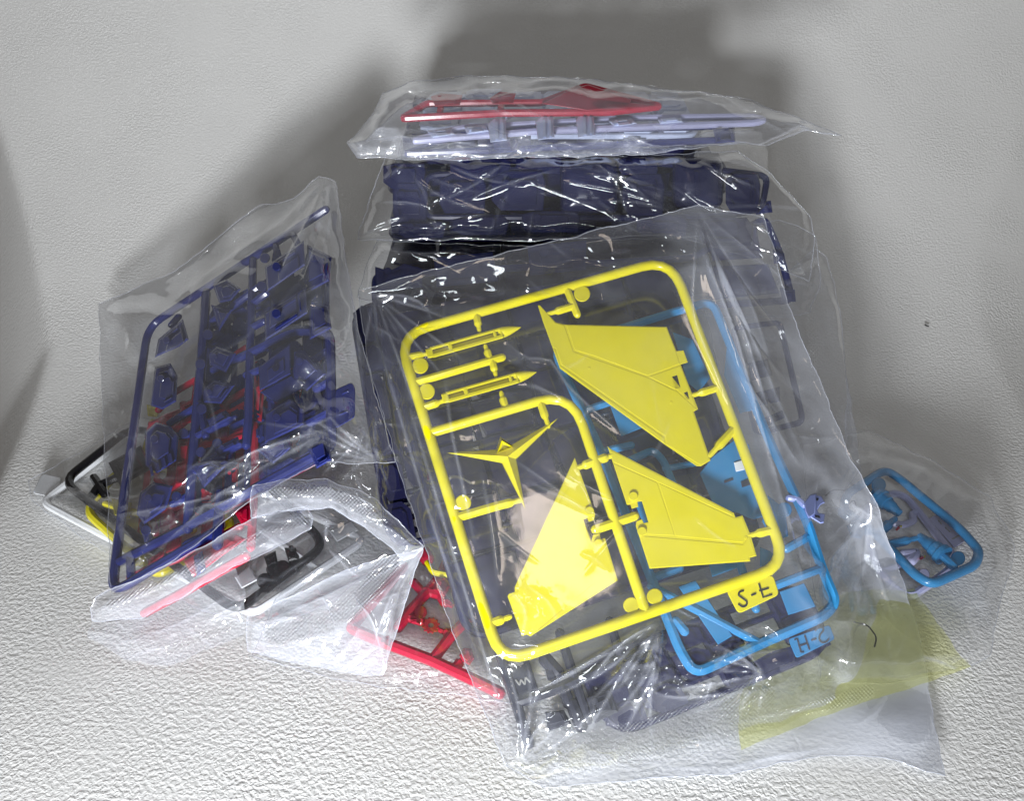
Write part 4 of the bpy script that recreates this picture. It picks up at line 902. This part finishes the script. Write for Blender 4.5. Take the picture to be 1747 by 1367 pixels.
# flat bag with the white, yellow and black sprues
b = bag('flat clear bag on the sheet at left with white and black sprues', PF, (330, 1040), 'clear bags of the pile')
ft, fr_ = [(48, 822), (130, 775), (240, 712), (420, 760)], [(420, 760), (560, 850), (640, 905), (660, 960)]
fb, fl_ = [(75, 870), (180, 945), (330, 1035), (450, 1075), (560, 1030), (660, 960)], [(48, 822), (55, 850), (75, 870)]
film('front_film', b, PF, ft, fr_, fb, fl_, H=2.0, He=.3, fall=30, nu=120, nv=90, seed=21, rnd=(25, .10, 100, 6, None), noise=(.1, 80), mat='filmc', creases=[([(60, 850), (120, 850), (170, 830)], .2, 7), ([(430, 1060), (520, 1005), (600, 950)], .3, 8)])
# bag with the red sprue on the sheet
b = bag('flat clear bag between the others with the red sprue', PF, (720, 1100), 'clear bags of the pile')
film('front_film', b, PF, [(560, 900), (700, 860), (820, 900)], [(820, 900), (850, 1050), (870, 1200)], [(430, 1120), (600, 1165), (720, 1180), (870, 1200)], [(560, 900), (480, 1000), (430, 1120)], H=.95, He=.2, fall=30, nu=110, nv=90, seed=23, rnd=(25, .1, 100, 8, None), noise=(.15, 80), mat='filmq',
     creases=[([(700, 960), (760, 1010), (800, 1080), (830, 1160)], .25, 8)])
# small bag on the right
b = bag('clear bag spread on the sheet at right around the small blue sprue', PF, (1560, 1000), 'clear bags of the pile')
film('front_film', b, PF, [(1370, 760), (1480, 735), (1600, 790), (1690, 850)], [(1690, 850), (1735, 940), (1712, 1000), (1690, 1120)], [(1400, 1160), (1500, 1170), (1620, 1150), (1690, 1120)], [(1370, 760), (1380, 900), (1400, 1160)], H=1.75, He=.2, fall=45, nu=110, nv=110, seed=31, rnd=(30, .1, 90, 6, None), noise=(.14, 90), mat='filmq',
     creases=[([(1410, 875), (1470, 890), (1530, 885), (1500, 905), (1460, 960)], .2, 6), ([(1590, 1000), (1560, 1035), (1640, 1020)], .15, 5), ([(1655, 985), (1710, 970)], .12, 5), ([(1570, 1120), (1650, 1150)], .15, 6)])
# topmost bag
b = bag('clear bag lying on top of the stack with red and lavender sprues', PT, (950, 260), 'clear bags of the pile')
tt, tr_ = [(655, 160), (700, 140), (800, 128), (1000, 133), (1120, 150), (1260, 165), (1330, 190), (1440, 232)], [(1440, 232), (1380, 222), (1310, 248), (1255, 243)]
tb, tl = [(612, 270), (760, 272), (1000, 266), (1120, 262), (1255, 243)], [(655, 160), (640, 190), (592, 242), (612, 270)]
film('front_film', b, PT, tt, tr_, tb, tl, H=2.9, He=1.3, fall=28, nu=170, nv=80, seed=41, rnd=(40, .12, 120, 7, 0.1), noise=(.18, 70), mat='film2', milk=lambda G: .10 + 0 * G[..., 0], creases=[([(592, 242), (700, 236), (900, 230)], .2, 6), ([(640, 230), (690, 185), (740, 160)], .25, 7), ([(1190, 235), (1240, 222)], .2, 5)])
film('back_film', b, PT, tt, tr_, tb, tl, H=-.9, He=.2, fall=20, nu=90, nv=50, seed=42, rnd=(15, .08, 100, 8, None), noise=(.05, 90), wh=0, edge=False, mat='filmq')
# second bag
b = bag('bulging clear bag of dark navy sprues under the topmost bag', P2, (950, 410), 'clear bags of the pile')
film('front_film', b, P2, [(660, 258), (900, 268), (1150, 262), (1260, 258), (1310, 292)], [(1310, 292), (1382, 368), (1390, 420), (1380, 480)], [(610, 410), (760, 410), (920, 410), (1150, 400), (1280, 440), (1380, 480)], [(660, 258), (640, 310), (610, 410)], H=1.5, He=.0, fall=25, nu=190, nv=110, seed=51, mat='filmq', wh=.12, rnd=(46, .16, 170, 5, .2), noise=(.08, 110), fine=.5,
     creases=[([(1005, 268), (1040, 300), (1110, 314)], .4, 7), ([(648, 345), (700, 345), (735, 355)], .3, 6), ([(800, 340), (860, 315), (950, 290)], .3, 7), ([(1225, 290), (1260, 310), (1290, 320)], .35, 6), ([(1290, 320), (1310, 370), (1330, 430)], .3, 7), ([(740, 400), (780, 395), (820, 402)], .3, 6), ([(790, 372), (830, 365)], .3, 6)])
film('top_film', b, tilt((0, 64, 18.4), 3), [(690, 215), (900, 205), (1200, 205), (1300, 225)], [(1300, 225), (1310, 260), (1310, 292)], [(660, 258), (900, 268), (1150, 262), (1310, 292)], [(690, 215), (670, 240), (660, 258)], H=.6, He=0, nu=80, nv=40, seed=52, edge=False, mat='filmq')
# third bag
b = bag('clear bag low in the stack with navy parts at both sides', P3, (1000, 500), 'clear bags of the pile')
film('front_film', b, P3, [(645, 412), (900, 420), (1200, 400), (1330, 375), (1390, 400)], [(1390, 400), (1400, 470), (1385, 535), (1340, 540)], [(610, 510), (900, 560), (1200, 540), (1340, 540)], [(645, 412), (625, 450), (610, 510)], H=1.4, He=0, fall=22, nu=150, nv=80, seed=61, mat='filmq', wh=.12, rnd=(40, .16, 120, 5, None), noise=(.08, 100), fine=.5,
     creases=[([(650, 425), (720, 435), (790, 425)], .4, 8), ([(1280, 430), (1330, 430), (1350, 470)], .3, 6), ([(1340, 400), (1330, 430), (1360, 395)], .3, 6), ([(1200, 500), (1280, 497), (1345, 498)], .3, 6)])
# hanging bag end on the right
b = bag('milky bag end with dotted seal hanging at the right of the stack', P4, (1380, 700), 'clear bags of the pile')
film('front_film', b, P4, [(1200, 520), (1300, 500), (1390, 425), (1412, 440)], [(1412, 440), (1438, 560), (1445, 700), (1440, 770)], [(1280, 860), (1380, 850), (1440, 840), (1470, 800), (1440, 770)], [(1200, 520), (1240, 700), (1280, 860)], H=.9, He=.1, fall=25, nu=100, nv=130, seed=71, rnd=(30, .12, 100, 7, 1.3), noise=(.18, 80), mat='film2',
     seals=(([(1383, 545), (1388, 600), (1380, 650), (1355, 690)], 13),), creases=[([(1300, 580), (1340, 580), (1350, 588)], .2, 5), ([(1230, 440), (1300, 470), (1350, 520)], .2, 8)])
